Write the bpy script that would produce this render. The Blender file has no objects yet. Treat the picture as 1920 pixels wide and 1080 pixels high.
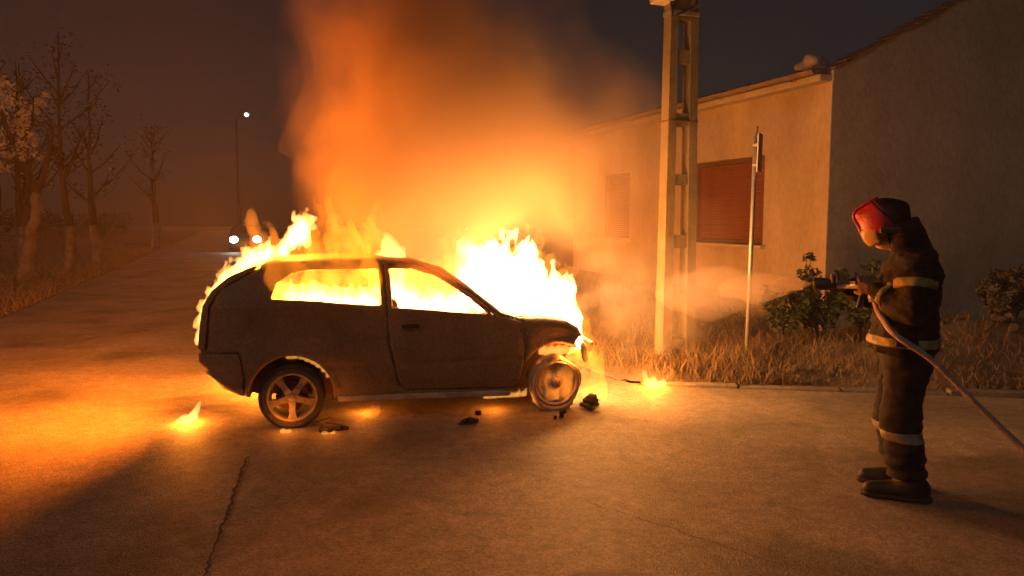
import bpy, bmesh, math, random
import numpy as np
import openvdb
from mathutils import Vector, Matrix

random.seed(7)
S = bpy.context.scene
C = S.collection
R = math.radians

# ------------------------------------------------------------------ camera, world, light, exposure
cam_d = bpy.data.cameras.new('camera')
cam_d.sensor_width = 36.0
cam_d.lens = 36.0 * 1400.0 / 1920.0
cam_d.clip_start = 0.05
cam_d.clip_end = 1500.0
cam = bpy.data.objects.new('camera', cam_d)
C.objects.link(cam)
cam.location = (0, 0, 1.72)
cam.rotation_euler = (R(90) - math.atan(127 / 1400.0), 0, 0)
S.camera = cam

SUN_EL, SUN_AZ = R(38), R(205)
W = bpy.data.worlds.new('World')
S.world = W
W.use_nodes = True
nt = W.node_tree
sky = nt.nodes.new('ShaderNodeTexSky')
sky.sky_type = 'NISHITA'
sky.sun_disc = False
sky.sun_elevation = SUN_EL
sky.sun_rotation = SUN_AZ
sky.air_density = 1.2
sky.dust_density = 2.5
nt.links.new(sky.outputs[0], nt.nodes['Background'].inputs[0])
nt.nodes['Background'].inputs[1].default_value = 0.0025

sl = bpy.data.lights.new('front_fill_sun', 'SUN')  # added fill, stands in for unseen fire engine lights behind the camera
sl.energy = 0.25
sl.angle = R(6)
sl.color = (1.0, 0.9, 0.78)
so = bpy.data.objects.new('front_fill_sun', sl)
C.objects.link(so)
dirv = Vector((math.sin(SUN_AZ) * math.cos(SUN_EL), math.cos(SUN_AZ) * math.cos(SUN_EL), math.sin(SUN_EL)))
so.rotation_euler = dirv.to_track_quat('Z', 'Y').to_euler()

S.view_settings.view_transform = 'Standard'
S.view_settings.look = 'None'
S.view_settings.exposure = 0.0
S.view_settings.gamma = 1.0
S.view_settings.use_curve_mapping = False
cy = S.cycles
cy.use_denoising = True
try:
    cy.denoiser = 'OPENIMAGEDENOISE'
    cy.denoising_input_passes = 'RGB_ALBEDO_NORMAL'
except Exception:
    pass
cy.max_bounces = 4
cy.diffuse_bounces = 2
cy.glossy_bounces = 2
cy.volume_bounces = 1
cy.transparent_max_bounces = 12
cy.sample_clamp_indirect = 4.0
cy.use_light_tree = False
cy.use_adaptive_sampling = True
cy.adaptive_threshold = 0.02
cy.adaptive_min_samples = 16
cy.caustics_reflective = False
cy.caustics_refractive = False

FIRE = (1.0, 0.235, 0.015)
FIRE_HOT = (1.0, 0.37, 0.075)

# ------------------------------------------------------------------ helpers
def link(name, me, m=None, parent=None):
    o = bpy.data.objects.new(name, me)
    C.objects.link(o)
    if m is not None and me is not None and len(me.materials) == 0:
        for k in (m if isinstance(m, (list, tuple)) else [m]):
            me.materials.append(k)
    if parent is not None:
        o.parent = parent
    return o

def tag(o, label=None, cat=None, group=None, kind=None):
    if label: o['label'] = label
    if cat: o['category'] = cat
    if group: o['group'] = group
    if kind: o['kind'] = kind
    return o

def thing(name, label, cat, loc=(0, 0, 0), rz=0, group=None):
    o = bpy.data.objects.new(name, None)
    C.objects.link(o)
    o.empty_display_size = 0.1
    o.location = loc
    o.rotation_euler = (0, 0, rz)
    return tag(o, label, cat, group)

def bm_mesh(bm, name, smooth=False):
    bmesh.ops.recalc_face_normals(bm, faces=bm.faces[:])
    me = bpy.data.meshes.new(name)
    bm.to_mesh(me)
    bm.free()
    if smooth:
        me.polygons.foreach_set('use_smooth', np.ones(len(me.polygons), dtype=bool))
    return me

def part(name, bm, m, parent=None, smooth=False):
    return link(name, bm_mesh(bm, name, smooth), m, parent)

def add_box(bm, c, s, rot=None, bev=0.0):
    r = bmesh.ops.create_cube(bm, size=1.0)
    M = Matrix.Translation(c) @ (rot.to_4x4() if rot is not None else Matrix.Identity(4)) @ Matrix.Diagonal((s[0], s[1], s[2], 1))
    bmesh.ops.transform(bm, matrix=M, verts=r['verts'])
    if bev > 0:
        es = list({e for v in r['verts'] for e in v.link_edges})
        bmesh.ops.bevel(bm, geom=es, offset=bev, segments=2, affect='EDGES', profile=0.5)
    return r['verts']

def box(c, s, bev=0.0, rot=None):
    bm = bmesh.new()
    add_box(bm, c, s, rot, bev)
    return bm

def add_tube(bm, pts, rads, seg=8, caps=True):
    pts = [Vector(p) for p in pts]
    rings = []
    n = len(pts)
    prev = None
    for i, p in enumerate(pts):
        t = (pts[min(i + 1, n - 1)] - pts[max(i - 1, 0)])
        if t.length < 1e-9: t = Vector((0, 0, 1))
        t.normalize()
        if prev is None:
            a = Vector((1, 0, 0)) if abs(t.x) < 0.9 else Vector((0, 1, 0))
            u = t.cross(a).normalized()
        else:
            u = (prev - t * prev.dot(t))
            u = u.normalized() if u.length > 1e-6 else t.orthogonal().normalized()
        prev = u
        v = t.cross(u)
        r = rads[i] if isinstance(rads, (list, tuple)) else rads
        rings.append([bm.verts.new(p + (u * math.cos(k * 2 * math.pi / seg) + v * math.sin(k * 2 * math.pi / seg)) * r) for k in range(seg)])
    for a, b in zip(rings[:-1], rings[1:]):
        for k in range(seg):
            bm.faces.new((a[k], a[(k + 1) % seg], b[(k + 1) % seg], b[k]))
    if caps:
        bm.faces.new(rings[0][::-1])
        bm.faces.new(rings[-1])

def tube(pts, rads, seg=8):
    bm = bmesh.new()
    add_tube(bm, pts, rads, seg)
    return bm

def add_lathe(bm, prof, seg=32, axis='Y', close=False):
    rings = []
    for (a, r) in prof:
        ring = []
        for k in range(seg):
            t = 2 * math.pi * k / seg
            if axis == 'Y':
                ring.append(bm.verts.new((r * math.cos(t), a, r * math.sin(t))))
            else:
                ring.append(bm.verts.new((r * math.cos(t), r * math.sin(t), a)))
        rings.append(ring)
    pairs = list(zip(rings[:-1], rings[1:]))
    if close: pairs.append((rings[-1], rings[0]))
    for a, b in pairs:
        for k in range(seg):
            bm.faces.new((a[k], a[(k + 1) % seg], b[(k + 1) % seg], b[k]))

def prism(bm, poly, h0, h1, axis='z'):
    """extrude a 2D polygon between h0 and h1"""
    def P(p, h):
        return (p[0], p[1], h) if axis == 'z' else ((p[0], h, p[1]) if axis == 'y' else (h, p[0], p[1]))
    a = [bm.verts.new(P(p, h0)) for p in poly]
    b = [bm.verts.new(P(p, h1)) for p in poly]
    n = len(poly)
    bm.faces.new(a[::-1]); bm.faces.new(b)
    for i in range(n):
        bm.faces.new((a[i], a[(i + 1) % n], b[(i + 1) % n], b[i]))

# ---- materials
def mat(name, col, rough=0.8, col2=None, scale=5.0, detail=6.0, bump=0.0, bscale=None, metal=0.0, stretch=None, spec=0.3, fine=None):
    m = bpy.data.materials.new(name)
    m.use_nodes = True
    t = m.node_tree
    b = t.nodes['Principled BSDF']
    b.inputs['Base Color'].default_value = (*col, 1)
    b.inputs['Roughness'].default_value = rough
    b.inputs['Metallic'].default_value = metal
    b.inputs['Specular IOR Level'].default_value = spec
    tc = t.nodes.new('ShaderNodeTexCoord')
    mp = t.nodes.new('ShaderNodeMapping')
    t.links.new(tc.outputs['Object'], mp.inputs[0])
    if stretch: mp.inputs['Scale'].default_value = stretch
    if col2 is not None:
        n = t.nodes.new('ShaderNodeTexNoise')
        n.inputs['Scale'].default_value = scale
        n.inputs['Detail'].default_value = detail
        n.inputs['Roughness'].default_value = 0.62
        t.links.new(mp.outputs[0], n.inputs['Vector'])
        r = t.nodes.new('ShaderNodeValToRGB')
        r.color_ramp.elements[0].position = 0.32
        r.color_ramp.elements[1].position = 0.68
        r.color_ramp.elements[0].color = (*col, 1)
        r.color_ramp.elements[1].color = (*col2, 1)
        t.links.new(n.outputs['Fac'], r.inputs[0])
        out = r.outputs[0]
        if fine:
            n3 = t.nodes.new('ShaderNodeTexNoise')
            n3.inputs['Scale'].default_value = fine[0]
            n3.inputs['Detail'].default_value = 3
            t.links.new(mp.outputs[0], n3.inputs['Vector'])
            mr = t.nodes.new('ShaderNodeMapRange')
            mr.inputs[1].default_value = 0.3; mr.inputs[2].default_value = 0.7
            mr.inputs[3].default_value = 1 - fine[1]; mr.inputs[4].default_value = 1 + fine[1]
            t.links.new(n3.outputs['Fac'], mr.inputs[0])
            mx = t.nodes.new('ShaderNodeVectorMath'); mx.operation = 'SCALE'
            t.links.new(out, mx.inputs[0]); t.links.new(mr.outputs[0], mx.inputs['Scale'])
            out = mx.outputs[0]
        t.links.new(out, b.inputs['Base Color'])
    if bump > 0:
        n2 = t.nodes.new('ShaderNodeTexNoise')
        n2.inputs['Scale'].default_value = bscale or scale * 4
        n2.inputs['Detail'].default_value = 5
        t.links.new(mp.outputs[0], n2.inputs['Vector'])
        bp = t.nodes.new('ShaderNodeBump')
        bp.inputs['Strength'].default_value = bump
        bp.inputs['Distance'].default_value = 0.02
        t.links.new(n2.outputs['Fac'], bp.inputs['Height'])
        t.links.new(bp.outputs[0], b.inputs['Normal'])
    return m

def emit(name, col, s):
    m = bpy.data.materials.new(name)
    m.use_nodes = True
    t = m.node_tree
    t.nodes.clear()
    e = t.nodes.new('ShaderNodeEmission')
    e.inputs[0].default_value = (*col, 1); e.inputs[1].default_value = s
    o = t.nodes.new('ShaderNodeOutputMaterial')
    t.links.new(e.outputs[0], o.inputs['Surface'])
    return m

def vol(name, col=(1, 1, 1), dens=0.0, ecol=(1, 1, 1), estr=0.0, aniso=0.0, noise=None, absorb=(0, 0, 0)):
    m = bpy.data.materials.new(name)
    m.use_nodes = True
    t = m.node_tree
    t.nodes.clear()
    o = t.nodes.new('ShaderNodeOutputMaterial')
    if estr > 0:
        p = t.nodes.new('ShaderNodeEmission')
        p.inputs[0].default_value = (*ecol, 1)
        p.inputs[1].default_value = estr
    else:
        p = t.nodes.new('ShaderNodeVolumePrincipled')
        p.inputs['Color'].default_value = (*col, 1)
        p.inputs['Density'].default_value = dens
        p.inputs['Anisotropy'].default_value = aniso
        for k in ('Density Attribute', 'Color Attribute', 'Temperature Attribute'):
            p.inputs[k].default_value = ''
    t.links.new(p.outputs[0], o.inputs['Volume'])
    return m

# ---- numpy fields
_rng = np.random.RandomState(3)
_LAT = _rng.rand(32, 32, 32).astype(np.float32) * 2 - 1

def vnoise(x, y, z, seed=0):
    x = x + seed * 7.31; y = y + seed * 3.77; z = z + seed * 5.13
    x, y, z = np.broadcast_arrays(x, y, z)
    xi = np.floor(x); yi = np.floor(y); zi = np.floor(z)
    fx = (x - xi).astype(np.float32); fy = (y - yi).astype(np.float32); fz = (z - zi).astype(np.float32)
    fx = fx * fx * (3 - 2 * fx); fy = fy * fy * (3 - 2 * fy); fz = fz * fz * (3 - 2 * fz)
    xi = xi.astype(np.int32) & 31; yi = yi.astype(np.int32) & 31; zi = zi.astype(np.int32) & 31
    x1 = (xi + 1) & 31; y1 = (yi + 1) & 31; z1 = (zi + 1) & 31
    L = _LAT
    a = L[xi, yi, zi] * (1 - fx) + L[x1, yi, zi] * fx
    b = L[xi, y1, zi] * (1 - fx) + L[x1, y1, zi] * fx
    c = L[xi, yi, z1] * (1 - fx) + L[x1, yi, z1] * fx
    d = L[xi, y1, z1] * (1 - fx) + L[x1, y1, z1] * fx
    return (a * (1 - fy) + b * fy) * (1 - fz) + (c * (1 - fy) + d * fy) * fz

def fbm(x, y, z, seed=0, oct=4, gain=0.5):
    s = 0.0; a = 1.0; f = 1.0; n = 0.0
    for i in range(oct):
        s = s + a * vnoise(x * f, y * f, z * f, seed + i * 1.7)
        n += a; a *= gain; f *= 2.03
    return s / n

def axes(lo, hi, vox):
    ax = [np.arange(lo[i], hi[i] + vox, vox, dtype=np.float32) for i in range(3)]
    return ax[0][:, None, None], ax[1][None, :, None], ax[2][None, None, :]

def field_mesh(F, lo, vox, name, iso=0.0, clampw=None):
    F = np.ascontiguousarray(F, dtype=np.float32).copy()
    F[0] = F[-1] = np.maximum(F[0], vox); F[0] = np.maximum(F[0], vox)
    F[:, 0] = np.maximum(F[:, 0], vox); F[:, -1] = np.maximum(F[:, -1], vox); F[-1] = np.maximum(F[-1], vox)
    F[:, :, 0] = np.maximum(F[:, :, 0], vox); F[:, :, -1] = np.maximum(F[:, :, -1], vox)
    g = openvdb.FloatGrid(background=float(vox * 3))
    g.copyFromArray(F)
    p, q = g.convertToQuads(iso)
    p = p.astype(np.float32) * vox + np.array(lo, dtype=np.float32)
    q = q.astype(np.int32)
    me = bpy.data.meshes.new(name)
    if len(q) == 0:
        return me
    a = p[q[:, 0]]; b = p[q[:, 1]]; c = p[q[:, 2]]; d = p[q[:, 3]]
    ctr = p.mean(0)
    vol_ = np.einsum('ij,ij->i', a - ctr, np.cross(b - ctr, c - ctr)).sum() + np.einsum('ij,ij->i', a - ctr, np.cross(c - ctr, d - ctr)).sum()
    if vol_ < 0:
        q = q[:, ::-1]
    me.vertices.add(len(p)); me.vertices.foreach_set('co', p.ravel())
    me.loops.add(q.size); me.loops.foreach_set('vertex_index', np.ascontiguousarray(q).ravel())
    me.polygons.add(len(q))
    me.polygons.foreach_set('loop_start', np.arange(0, q.size, 4, dtype=np.int32))
    me.polygons.foreach_set('use_smooth', np.ones(len(q), dtype=bool))
    me.update(calc_edges=True)
    return me

def smin(a, b, k):
    h = np.clip(0.5 + 0.5 * (b - a) / k, 0, 1)
    return b * (1 - h) + a * h - k * h * (1 - h)

def smax(a, b, k):
    return -smin(-a, -b, k)

def capsule(X, Y, Z, a, b, ra, rb):
    a = np.array(a, dtype=np.float32); b = np.array(b, dtype=np.float32)
    d = b - a
    L2 = float((d * d).sum()) + 1e-9
    t = np.clip(((X - a[0]) * d[0] + (Y - a[1]) * d[1] + (Z - a[2]) * d[2]) / L2, 0, 1)
    return np.sqrt((X - a[0] - d[0] * t) ** 2 + (Y - a[1] - d[1] * t) ** 2 + (Z - a[2] - d[2] * t) ** 2) - (ra + (rb - ra) * t)

def ellipsoid(X, Y, Z, c, r):
    q = np.sqrt(((X - c[0]) / r[0]) ** 2 + ((Y - c[1]) / r[1]) ** 2 + ((Z - c[2]) / r[2]) ** 2)
    return (q - 1) * min(r)

def poly_sdf(x, z, P):
    P = np.array(P, dtype=np.float32)
    d = np.full(np.broadcast(x, z).shape, 1e9, np.float32)
    s = np.ones_like(d)
    n = len(P)
    for i in range(n):
        a = P[i]; b = P[i - 1]
        ex, ez = b - a
        wx = x - a[0]; wz = z - a[1]
        t = np.clip((wx * ex + wz * ez) / (ex * ex + ez * ez + 1e-12), 0, 1)
        d = np.minimum(d, (wx - ex * t) ** 2 + (wz - ez * t) ** 2)
        c1 = z >= a[1]; c2 = z < b[1]; c3 = ex * wz > ez * wx
        flip = (c1 & c2 & c3) | (~c1 & ~c2 & ~c3)
        s = np.where(flip, -s, s)
    return s * np.sqrt(d)

# ------------------------------------------------------------------ materials
M = {}
M['earth'] = mat('earth', (0.075, 0.058, 0.04), 0.95, (0.15, 0.115, 0.075), 0.9, 8, 0.6, 14, fine=(45, 0.35))
M['grass'] = mat('dry_grass', (0.2, 0.125, 0.065), 0.9, (0.075, 0.06, 0.03), 1.3)
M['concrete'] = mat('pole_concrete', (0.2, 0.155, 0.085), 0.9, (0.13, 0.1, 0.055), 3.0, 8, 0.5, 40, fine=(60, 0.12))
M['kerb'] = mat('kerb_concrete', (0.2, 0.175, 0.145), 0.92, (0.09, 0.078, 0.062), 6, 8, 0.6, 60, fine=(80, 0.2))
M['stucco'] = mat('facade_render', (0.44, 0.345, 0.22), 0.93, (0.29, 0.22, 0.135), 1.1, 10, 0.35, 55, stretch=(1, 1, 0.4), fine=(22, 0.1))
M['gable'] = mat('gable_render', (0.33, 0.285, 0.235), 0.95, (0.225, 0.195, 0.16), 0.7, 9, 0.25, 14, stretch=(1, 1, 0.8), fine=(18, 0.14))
M['trim'] = mat('corner_render', (0.4, 0.345, 0.25), 0.92, (0.33, 0.28, 0.2), 3, 7, 0.3, 50)
M['shutter'] = mat('roller_shutter', (0.2, 0.075, 0.04), 0.6, (0.15, 0.055, 0.03), 4)
M['wframe'] = mat('window_wood', (0.13, 0.07, 0.04), 0.6, (0.09, 0.05, 0.03), 8)
M['tile'] = mat('clay_tile', (0.25, 0.13, 0.08), 0.85, (0.15, 0.08, 0.055), 5, 6, 0.4, 30)
M['mortar'] = mat('mortar', (0.3, 0.24, 0.18), 0.95, (0.18, 0.145, 0.11), 8, 6, 0.6, 30)
M['gutter'] = mat('gutter_metal', (0.22, 0.16, 0.11), 0.6, (0.14, 0.1, 0.075), 6)
M['metal'] = mat('galvanised', (0.42, 0.42, 0.4), 0.5, (0.3, 0.3, 0.29), 9, metal=0.6)
M['box'] = mat('box_paint', (0.5, 0.46, 0.4), 0.55, (0.38, 0.34, 0.29), 6)
M['rubber_cable'] = mat('cable', (0.03, 0.03, 0.03), 0.6)
M['bark'] = mat('bark', (0.024, 0.018, 0.014), 0.95, (0.012, 0.01, 0.008), 6, 8, 0.8, 25, stretch=(1, 1, 0.3))
M['lime'] = mat('limewash', (0.2, 0.165, 0.13), 0.95, (0.07, 0.056, 0.043), 5, 8, 0.6, 25)
M['leaf'] = mat('pale_leaf', (0.36, 0.35, 0.3), 0.6, (0.5, 0.48, 0.42), 9)
M['leaf_dark'] = mat('dark_leaf', (0.018, 0.019, 0.011), 0.8, (0.03, 0.027, 0.016), 5)
M['leaf_green'] = mat('shrub_leaf', (0.025, 0.045, 0.015), 0.7, (0.055, 0.07, 0.028), 7)
M['leaf_grey'] = mat('weed_leaf', (0.075, 0.075, 0.05), 0.7, (0.05, 0.05, 0.032), 7)
M['stone'] = mat('stone', (0.15, 0.12, 0.095), 0.95, (0.07, 0.057, 0.046), 7, 7, 0.7, 40)
M['burnt'] = mat('scorched_paint', (0.15, 0.092, 0.048), 0.6, (0.24, 0.15, 0.08), 2.2, 9, 0.35, 30, spec=0.35, fine=(50, 0.2))
M['char'] = mat('charred_plastic', (0.022, 0.018, 0.016), 0.75, (0.04, 0.03, 0.024), 5, 8, 0.7, 40)
M['rust'] = mat('heat_rusted_steel', (0.15, 0.07, 0.035), 0.8, (0.07, 0.04, 0.028), 5, 8, 0.5, 40)
M['tyre'] = mat('tyre_rubber', (0.022, 0.02, 0.019), 0.85, (0.04, 0.034, 0.03), 8, 6, 0.5, 50)
M['rim'] = mat('alloy_rim', (0.22, 0.185, 0.14), 0.55, (0.11, 0.09, 0.07), 11, 8, 0.3, 40, metal=0.3)
M['ash_lit_sill'] = mat('ashy_steel_and_lit_sill', (0.48, 0.4, 0.3), 0.8, (0.24, 0.185, 0.13), 8, 8, 0.5, 40)  # ash on the wheels, lightened to paint the lit sill line too
M['glass_red'] = mat('tail_lens', (0.12, 0.01, 0.008), 0.3)
M['navy'] = mat('turnout_cloth', (0.006, 0.006, 0.008), 0.92, (0.01, 0.0095, 0.011), 14, 6, 0.15, 120)
M['reflect'] = mat('reflective_band', (0.24, 0.22, 0.08), 0.55, (0.13, 0.12, 0.045), 14)
M['silver'] = mat('silver_band', (0.2, 0.185, 0.13), 0.55, (0.11, 0.1, 0.07), 20)
M['skin'] = mat('skin', (0.5, 0.3, 0.2), 0.6, (0.44, 0.25, 0.17), 10)
M['helmet_red'] = mat('helmet_red', (0.3, 0.008, 0.032), 0.55, (0.14, 0.005, 0.016), 9, 8, 0.15, 40, spec=0.35)
M['helmet_shade'] = mat('helmet_red_shaded', (0.035, 0.008, 0.01), 0.6, (0.015, 0.006, 0.007), 8)  # helmet red darkened to paint the shade on its rear
M['visor'] = mat('visor_pale', (0.5, 0.4, 0.2), 0.3, (0.3, 0.23, 0.11), 6, spec=0.5)
def visor_glass():
    m = mat('visor_amber', (0.62, 0.45, 0.2), 0.18, spec=0.5)
    b = m.node_tree.nodes['Principled BSDF']
    b.inputs['Transmission Weight'].default_value = 0.55
    b.inputs['IOR'].default_value = 1.15
    return m
M['visor'] = visor_glass()
M['glove'] = mat('glove_leather', (0.2, 0.13, 0.085), 0.8, (0.12, 0.08, 0.055), 14, 5, 0.4, 60)
M['boot'] = mat('boot_rubber', (0.009, 0.008, 0.008), 0.6, (0.028, 0.024, 0.02), 12)
M['hose'] = mat('hose_canvas', (0.3, 0.26, 0.24), 0.85, (0.19, 0.14, 0.13), 20, 5, 0.4, 90)
M['noz_dark'] = mat('nozzle_black', (0.03, 0.03, 0.03), 0.45)
M['noz_alu'] = mat('nozzle_alloy', (0.4, 0.45, 0.48), 0.4, metal=0.6)
M['dark_car'] = mat('dark_car_paint', (0.03, 0.03, 0.035), 0.35, spec=0.5)
M['dark_glass'] = mat('dark_glass', (0.02, 0.022, 0.025), 0.12, spec=0.6)
M['headlight'] = emit('headlight_glow', (0.9, 1.0, 0.92), 60.0)
M['lampglow'] = emit('street_lamp_glow', (1.0, 0.93, 0.75), 14.0)
M['seam'] = mat('bitumen_seam', (0.035, 0.03, 0.025), 0.85, (0.07, 0.06, 0.05), 20)
M['patch'] = mat('pale_patch', (0.34, 0.3, 0.26), 0.9, (0.24, 0.21, 0.175), 6, 8, 0.5, 60, fine=(120, 0.25))

def asphalt():
    m = mat('asphalt', (0.11, 0.093, 0.075), 0.7, (0.235, 0.2, 0.16), 0.8, 10, spec=0.5)
    t = m.node_tree
    b = t.nodes['Principled BSDF']
    ramp = [n for n in t.nodes if n.type == 'VALTORGB'][0]
    tc = [n for n in t.nodes if n.type == 'TEX_COORD'][0]
    v = t.nodes.new('ShaderNodeTexVoronoi'); v.inputs['Scale'].default_value = 95
    t.links.new(tc.outputs['Object'], v.inputs['Vector'])
    mr = t.nodes.new('ShaderNodeMapRange')
    mr.inputs[1].default_value = 0.1; mr.inputs[2].default_value = 0.9
    mr.inputs[3].default_value = 0.72; mr.inputs[4].default_value = 1.3
    sep = t.nodes.new('ShaderNodeSeparateColor')
    t.links.new(v.outputs['Color'], sep.inputs[0]); t.links.new(sep.outputs[0], mr.inputs[0])
    n = t.nodes.new('ShaderNodeTexNoise'); n.inputs['Scale'].default_value = 9; n.inputs['Detail'].default_value = 9; n.inputs['Roughness'].default_value = 0.75
    t.links.new(tc.outputs['Object'], n.inputs['Vector'])
    mr2 = t.nodes.new('ShaderNodeMapRange')
    mr2.inputs[1].default_value = 0.3; mr2.inputs[2].default_value = 0.7
    mr2.inputs[3].default_value = 0.62; mr2.inputs[4].default_value = 1.38
    t.links.new(n.outputs['Fac'], mr2.inputs[0])
    mu = t.nodes.new('ShaderNodeMath'); mu.operation = 'MULTIPLY'
    t.links.new(mr.outputs[0], mu.inputs[0]); t.links.new(mr2.outputs[0], mu.inputs[1])
    sc = t.nodes.new('ShaderNodeVectorMath'); sc.operation = 'SCALE'
    t.links.new(ramp.outputs[0], sc.inputs[0]); t.links.new(mu.outputs[0], sc.inputs['Scale'])
    # irregular oil and damp stains
    n4 = t.nodes.new('ShaderNodeTexNoise'); n4.inputs['Scale'].default_value = 0.9; n4.inputs['Detail'].default_value = 5
    n4.inputs['Distortion'].default_value = 0.6
    t.links.new(tc.outputs['Object'], n4.inputs['Vector'])
    mr4 = t.nodes.new('ShaderNodeMapRange')
    mr4.inputs[1].default_value = 0.54; mr4.inputs[2].default_value = 0.66
    mr4.inputs[3].default_value = 1.0; mr4.inputs[4].default_value = 0.55
    t.links.new(n4.outputs['Fac'], mr4.inputs[0])
    sc2 = t.nodes.new('ShaderNodeVectorMath'); sc2.operation = 'SCALE'
    t.links.new(sc.outputs[0], sc2.inputs[0]); t.links.new(mr4.outputs[0], sc2.inputs['Scale'])
    t.links.new(sc2.outputs[0], b.inputs['Base Color'])
    bp = t.nodes.new('ShaderNodeBump'); bp.inputs['Strength'].default_value = 0.55; bp.inputs['Distance'].default_value = 0.012
    ad = t.nodes.new('ShaderNodeMath'); ad.operation = 'ADD'
    t.links.new(v.outputs['Distance'], ad.inputs[0]); t.links.new(n.outputs['Fac'], ad.inputs[1])
    t.links.new(ad.outputs[0], bp.inputs['Height']); t.links.new(bp.outputs[0], b.inputs['Normal'])
    return m
M['asphalt'] = asphalt()

# ------------------------------------------------------------------ layout
D = Vector((-0.355, 0.935, 0)).normalized()      # along the street
NF = Vector((-D.y, D.x, 0))                      # facade normal, to the street
G = Vector((-NF.x, -NF.y, 0))                    # along the gable, away from the street
CORNER = Vector((4.40, 10.5, 0))
YAW_D = math.atan2(D.y, D.x)

def hgt(x, y):
    """height of the verge at the house side"""
    k = Vector((x - 1.25, y - 7.8, 0))
    inw = min(k.dot(G) * 1.0, (y - (7.8 - 0.157 * (x - 1.25))))
    inw = max(0.0, inw)
    h = 0.025 + 0.075 * min(1, inw / 0.3) + 0.05 * min(1, inw / 1.5)
    h += 0.42 * math.exp(-(((x - 6.2) / 1.0) ** 2 + ((y - 9.3) / 0.7) ** 2))
    h += 0.16 * math.exp(-(((x - 4.6) / 0.9) ** 2 + ((y - 8.7) / 0.6) ** 2))
    return h + 0.03 * math.sin(x * 3.1 + y * 1.7) * min(1, inw) + 0.02 * math.sin(x * 7.3 - y * 5.1) * min(1, inw)

# ground sheet
bm = bmesh.new()
bmesh.ops.create_grid(bm, x_segments=2, y_segments=2, size=140)
bmesh.ops.translate(bm, verts=bm.verts, vec=(0, 60, -0.03))
tag(part('ground', bm, M['earth']), kind='structure')

# road: street along D plus the open junction in front
def onl(p, s): return (p[0] + D.x * s, p[1] + D.y * s)
LP = (-8.87, 12.83); RP = (1.25, 7.8)
bm = bmesh.new()
poly = [onl(LP, 130), onl(LP, -22), (-3, -12), (26, -12), (26, 3.91), RP, onl(RP, 130)]
bm.faces.new([bm.verts.new((p[0], p[1], 0.0)) for p in poly])
tag(part('road', bm, M['asphalt']), kind='structure')

# verges
bm = bmesh.new()
rows = []
ts = np.concatenate([np.linspace(0, 6, 30), np.linspace(6.5, 110, 30)])
ws = np.concatenate([np.linspace(0, 4.6, 26), np.linspace(5.2, 26, 20)])
E1 = Vector((1, -0.157, 0)).normalized()
for t_ in ts:
    row = []
    for w_ in ws:
        p = Vector((RP[0], RP[1], 0)) + D * float(t_) + E1 * float(w_)
        row.append(bm.verts.new((p.x, p.y, hgt(p.x, p.y))))
    rows.append(row)
for i in range(len(ts) - 1):
    for j in range(len(ws) - 1):
        bm.faces.new((rows[i][j], rows[i][j + 1], rows[i + 1][j + 1], rows[i + 1][j]))
tag(part('verge_ground', bm, M['earth'], smooth=True), kind='structure')

bm = bmesh.new()
rows = []
for t_ in np.concatenate([np.linspace(-20, 20, 60), np.linspace(22, 120, 30)]):
    row = []
    for w_ in np.concatenate([np.linspace(0, 8, 24), np.linspace(10, 60, 10)]):
        p = Vector((LP[0], LP[1], 0)) + D * float(t_) + NF * float(w_)
        h = 0.006 + 0.07 * min(1, w_ / 0.8) + 0.05 * (math.sin(p.x * 1.9 + p.y) * math.sin(p.y * 1.3) + 0.5) * min(1, w_ / 2)
        row.append(bm.verts.new((p.x, p.y, h)))
    rows.append(row)
for i in range(len(rows) - 1):
    for j in range(len(rows[0]) - 1):
        bm.faces.new((rows[i][j], rows[i][j + 1], rows[i + 1][j + 1], rows[i + 1][j]))
tag(part('verge_ground', bm, M['earth'], smooth=True), kind='structure')

# kerb: single stones along the front edge and the street edge
kerb = bpy.data.objects.new('kerb', None); C.objects.link(kerb); tag(kerb, kind='structure')
kbm = bm_mesh(box((0, 0, 0.05), (0.985, 0.12, 0.14), 0.012), 'kerb_stone')
def kerb_run(p, d, n):
    a = math.atan2(d.y, d.x)
    nrm = Vector((-d.y, d.x, 0))
    for i in range(n):
        o = link('kerb_stone', kbm, M['kerb'], kerb)
        q = p + d * (i + 0.5)
        o.location = (q.x + random.uniform(-.008, .008), q.y, random.uniform(-0.095, -0.045))
        o.rotation_euler = (random.uniform(-.03, .03), random.uniform(-.015, .015), a + random.uniform(-.012, .012))
kerb_run(Vector((RP[0] + 0.1, RP[1] - 0.06, 0)), E1, 11)
kerb_run(Vector((RP[0] - 0.05, RP[1] + 0.1, 0)), D, 24)

# bitumen seam and pale patch in the road
def ribbon(pts, w, z):
    bm = bmesh.new()
    L = []; Rr = []
    for i, p in enumerate(pts):
        t = Vector(pts[min(i + 1, len(pts) - 1)]) - Vector(pts[max(i - 1, 0)])
        n = Vector((-t.y, t.x)).normalized()
        ww = w * random.uniform(0.35, 1.25)
        L.append(bm.verts.new((p[0] + n.x * ww, p[1] + n.y * ww, z)))
        Rr.append(bm.verts.new((p[0] - n.x * ww, p[1] - n.y * ww, z)))
    for i in range(len(pts) - 1):
        bm.faces.new((L[i], Rr[i], Rr[i + 1], L[i + 1]))
    return bm
road_o = bpy.data.objects['road']
def wob(a, b, n, amp):
    return [(a[0] + (b[0] - a[0]) * i / n + random.uniform(-amp, amp), a[1] + (b[1] - a[1]) * i / n + random.uniform(-amp, amp) + 0.02 * math.sin(i * 0.31 + a[0] * 9) * math.sin(i * 0.13 + 1)) for i in range(n + 1)]
part('bitumen_seam', ribbon(wob((-1.93, 5.3), (-1.40, 3.1), 70, 0.008), 0.011, 0.004), M['seam'], road_o)
part('crack', ribbon(wob((0.45, 4.45), (1.35, 3.6), 50, 0.012), 0.004, 0.004), M['seam'], road_o)
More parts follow.
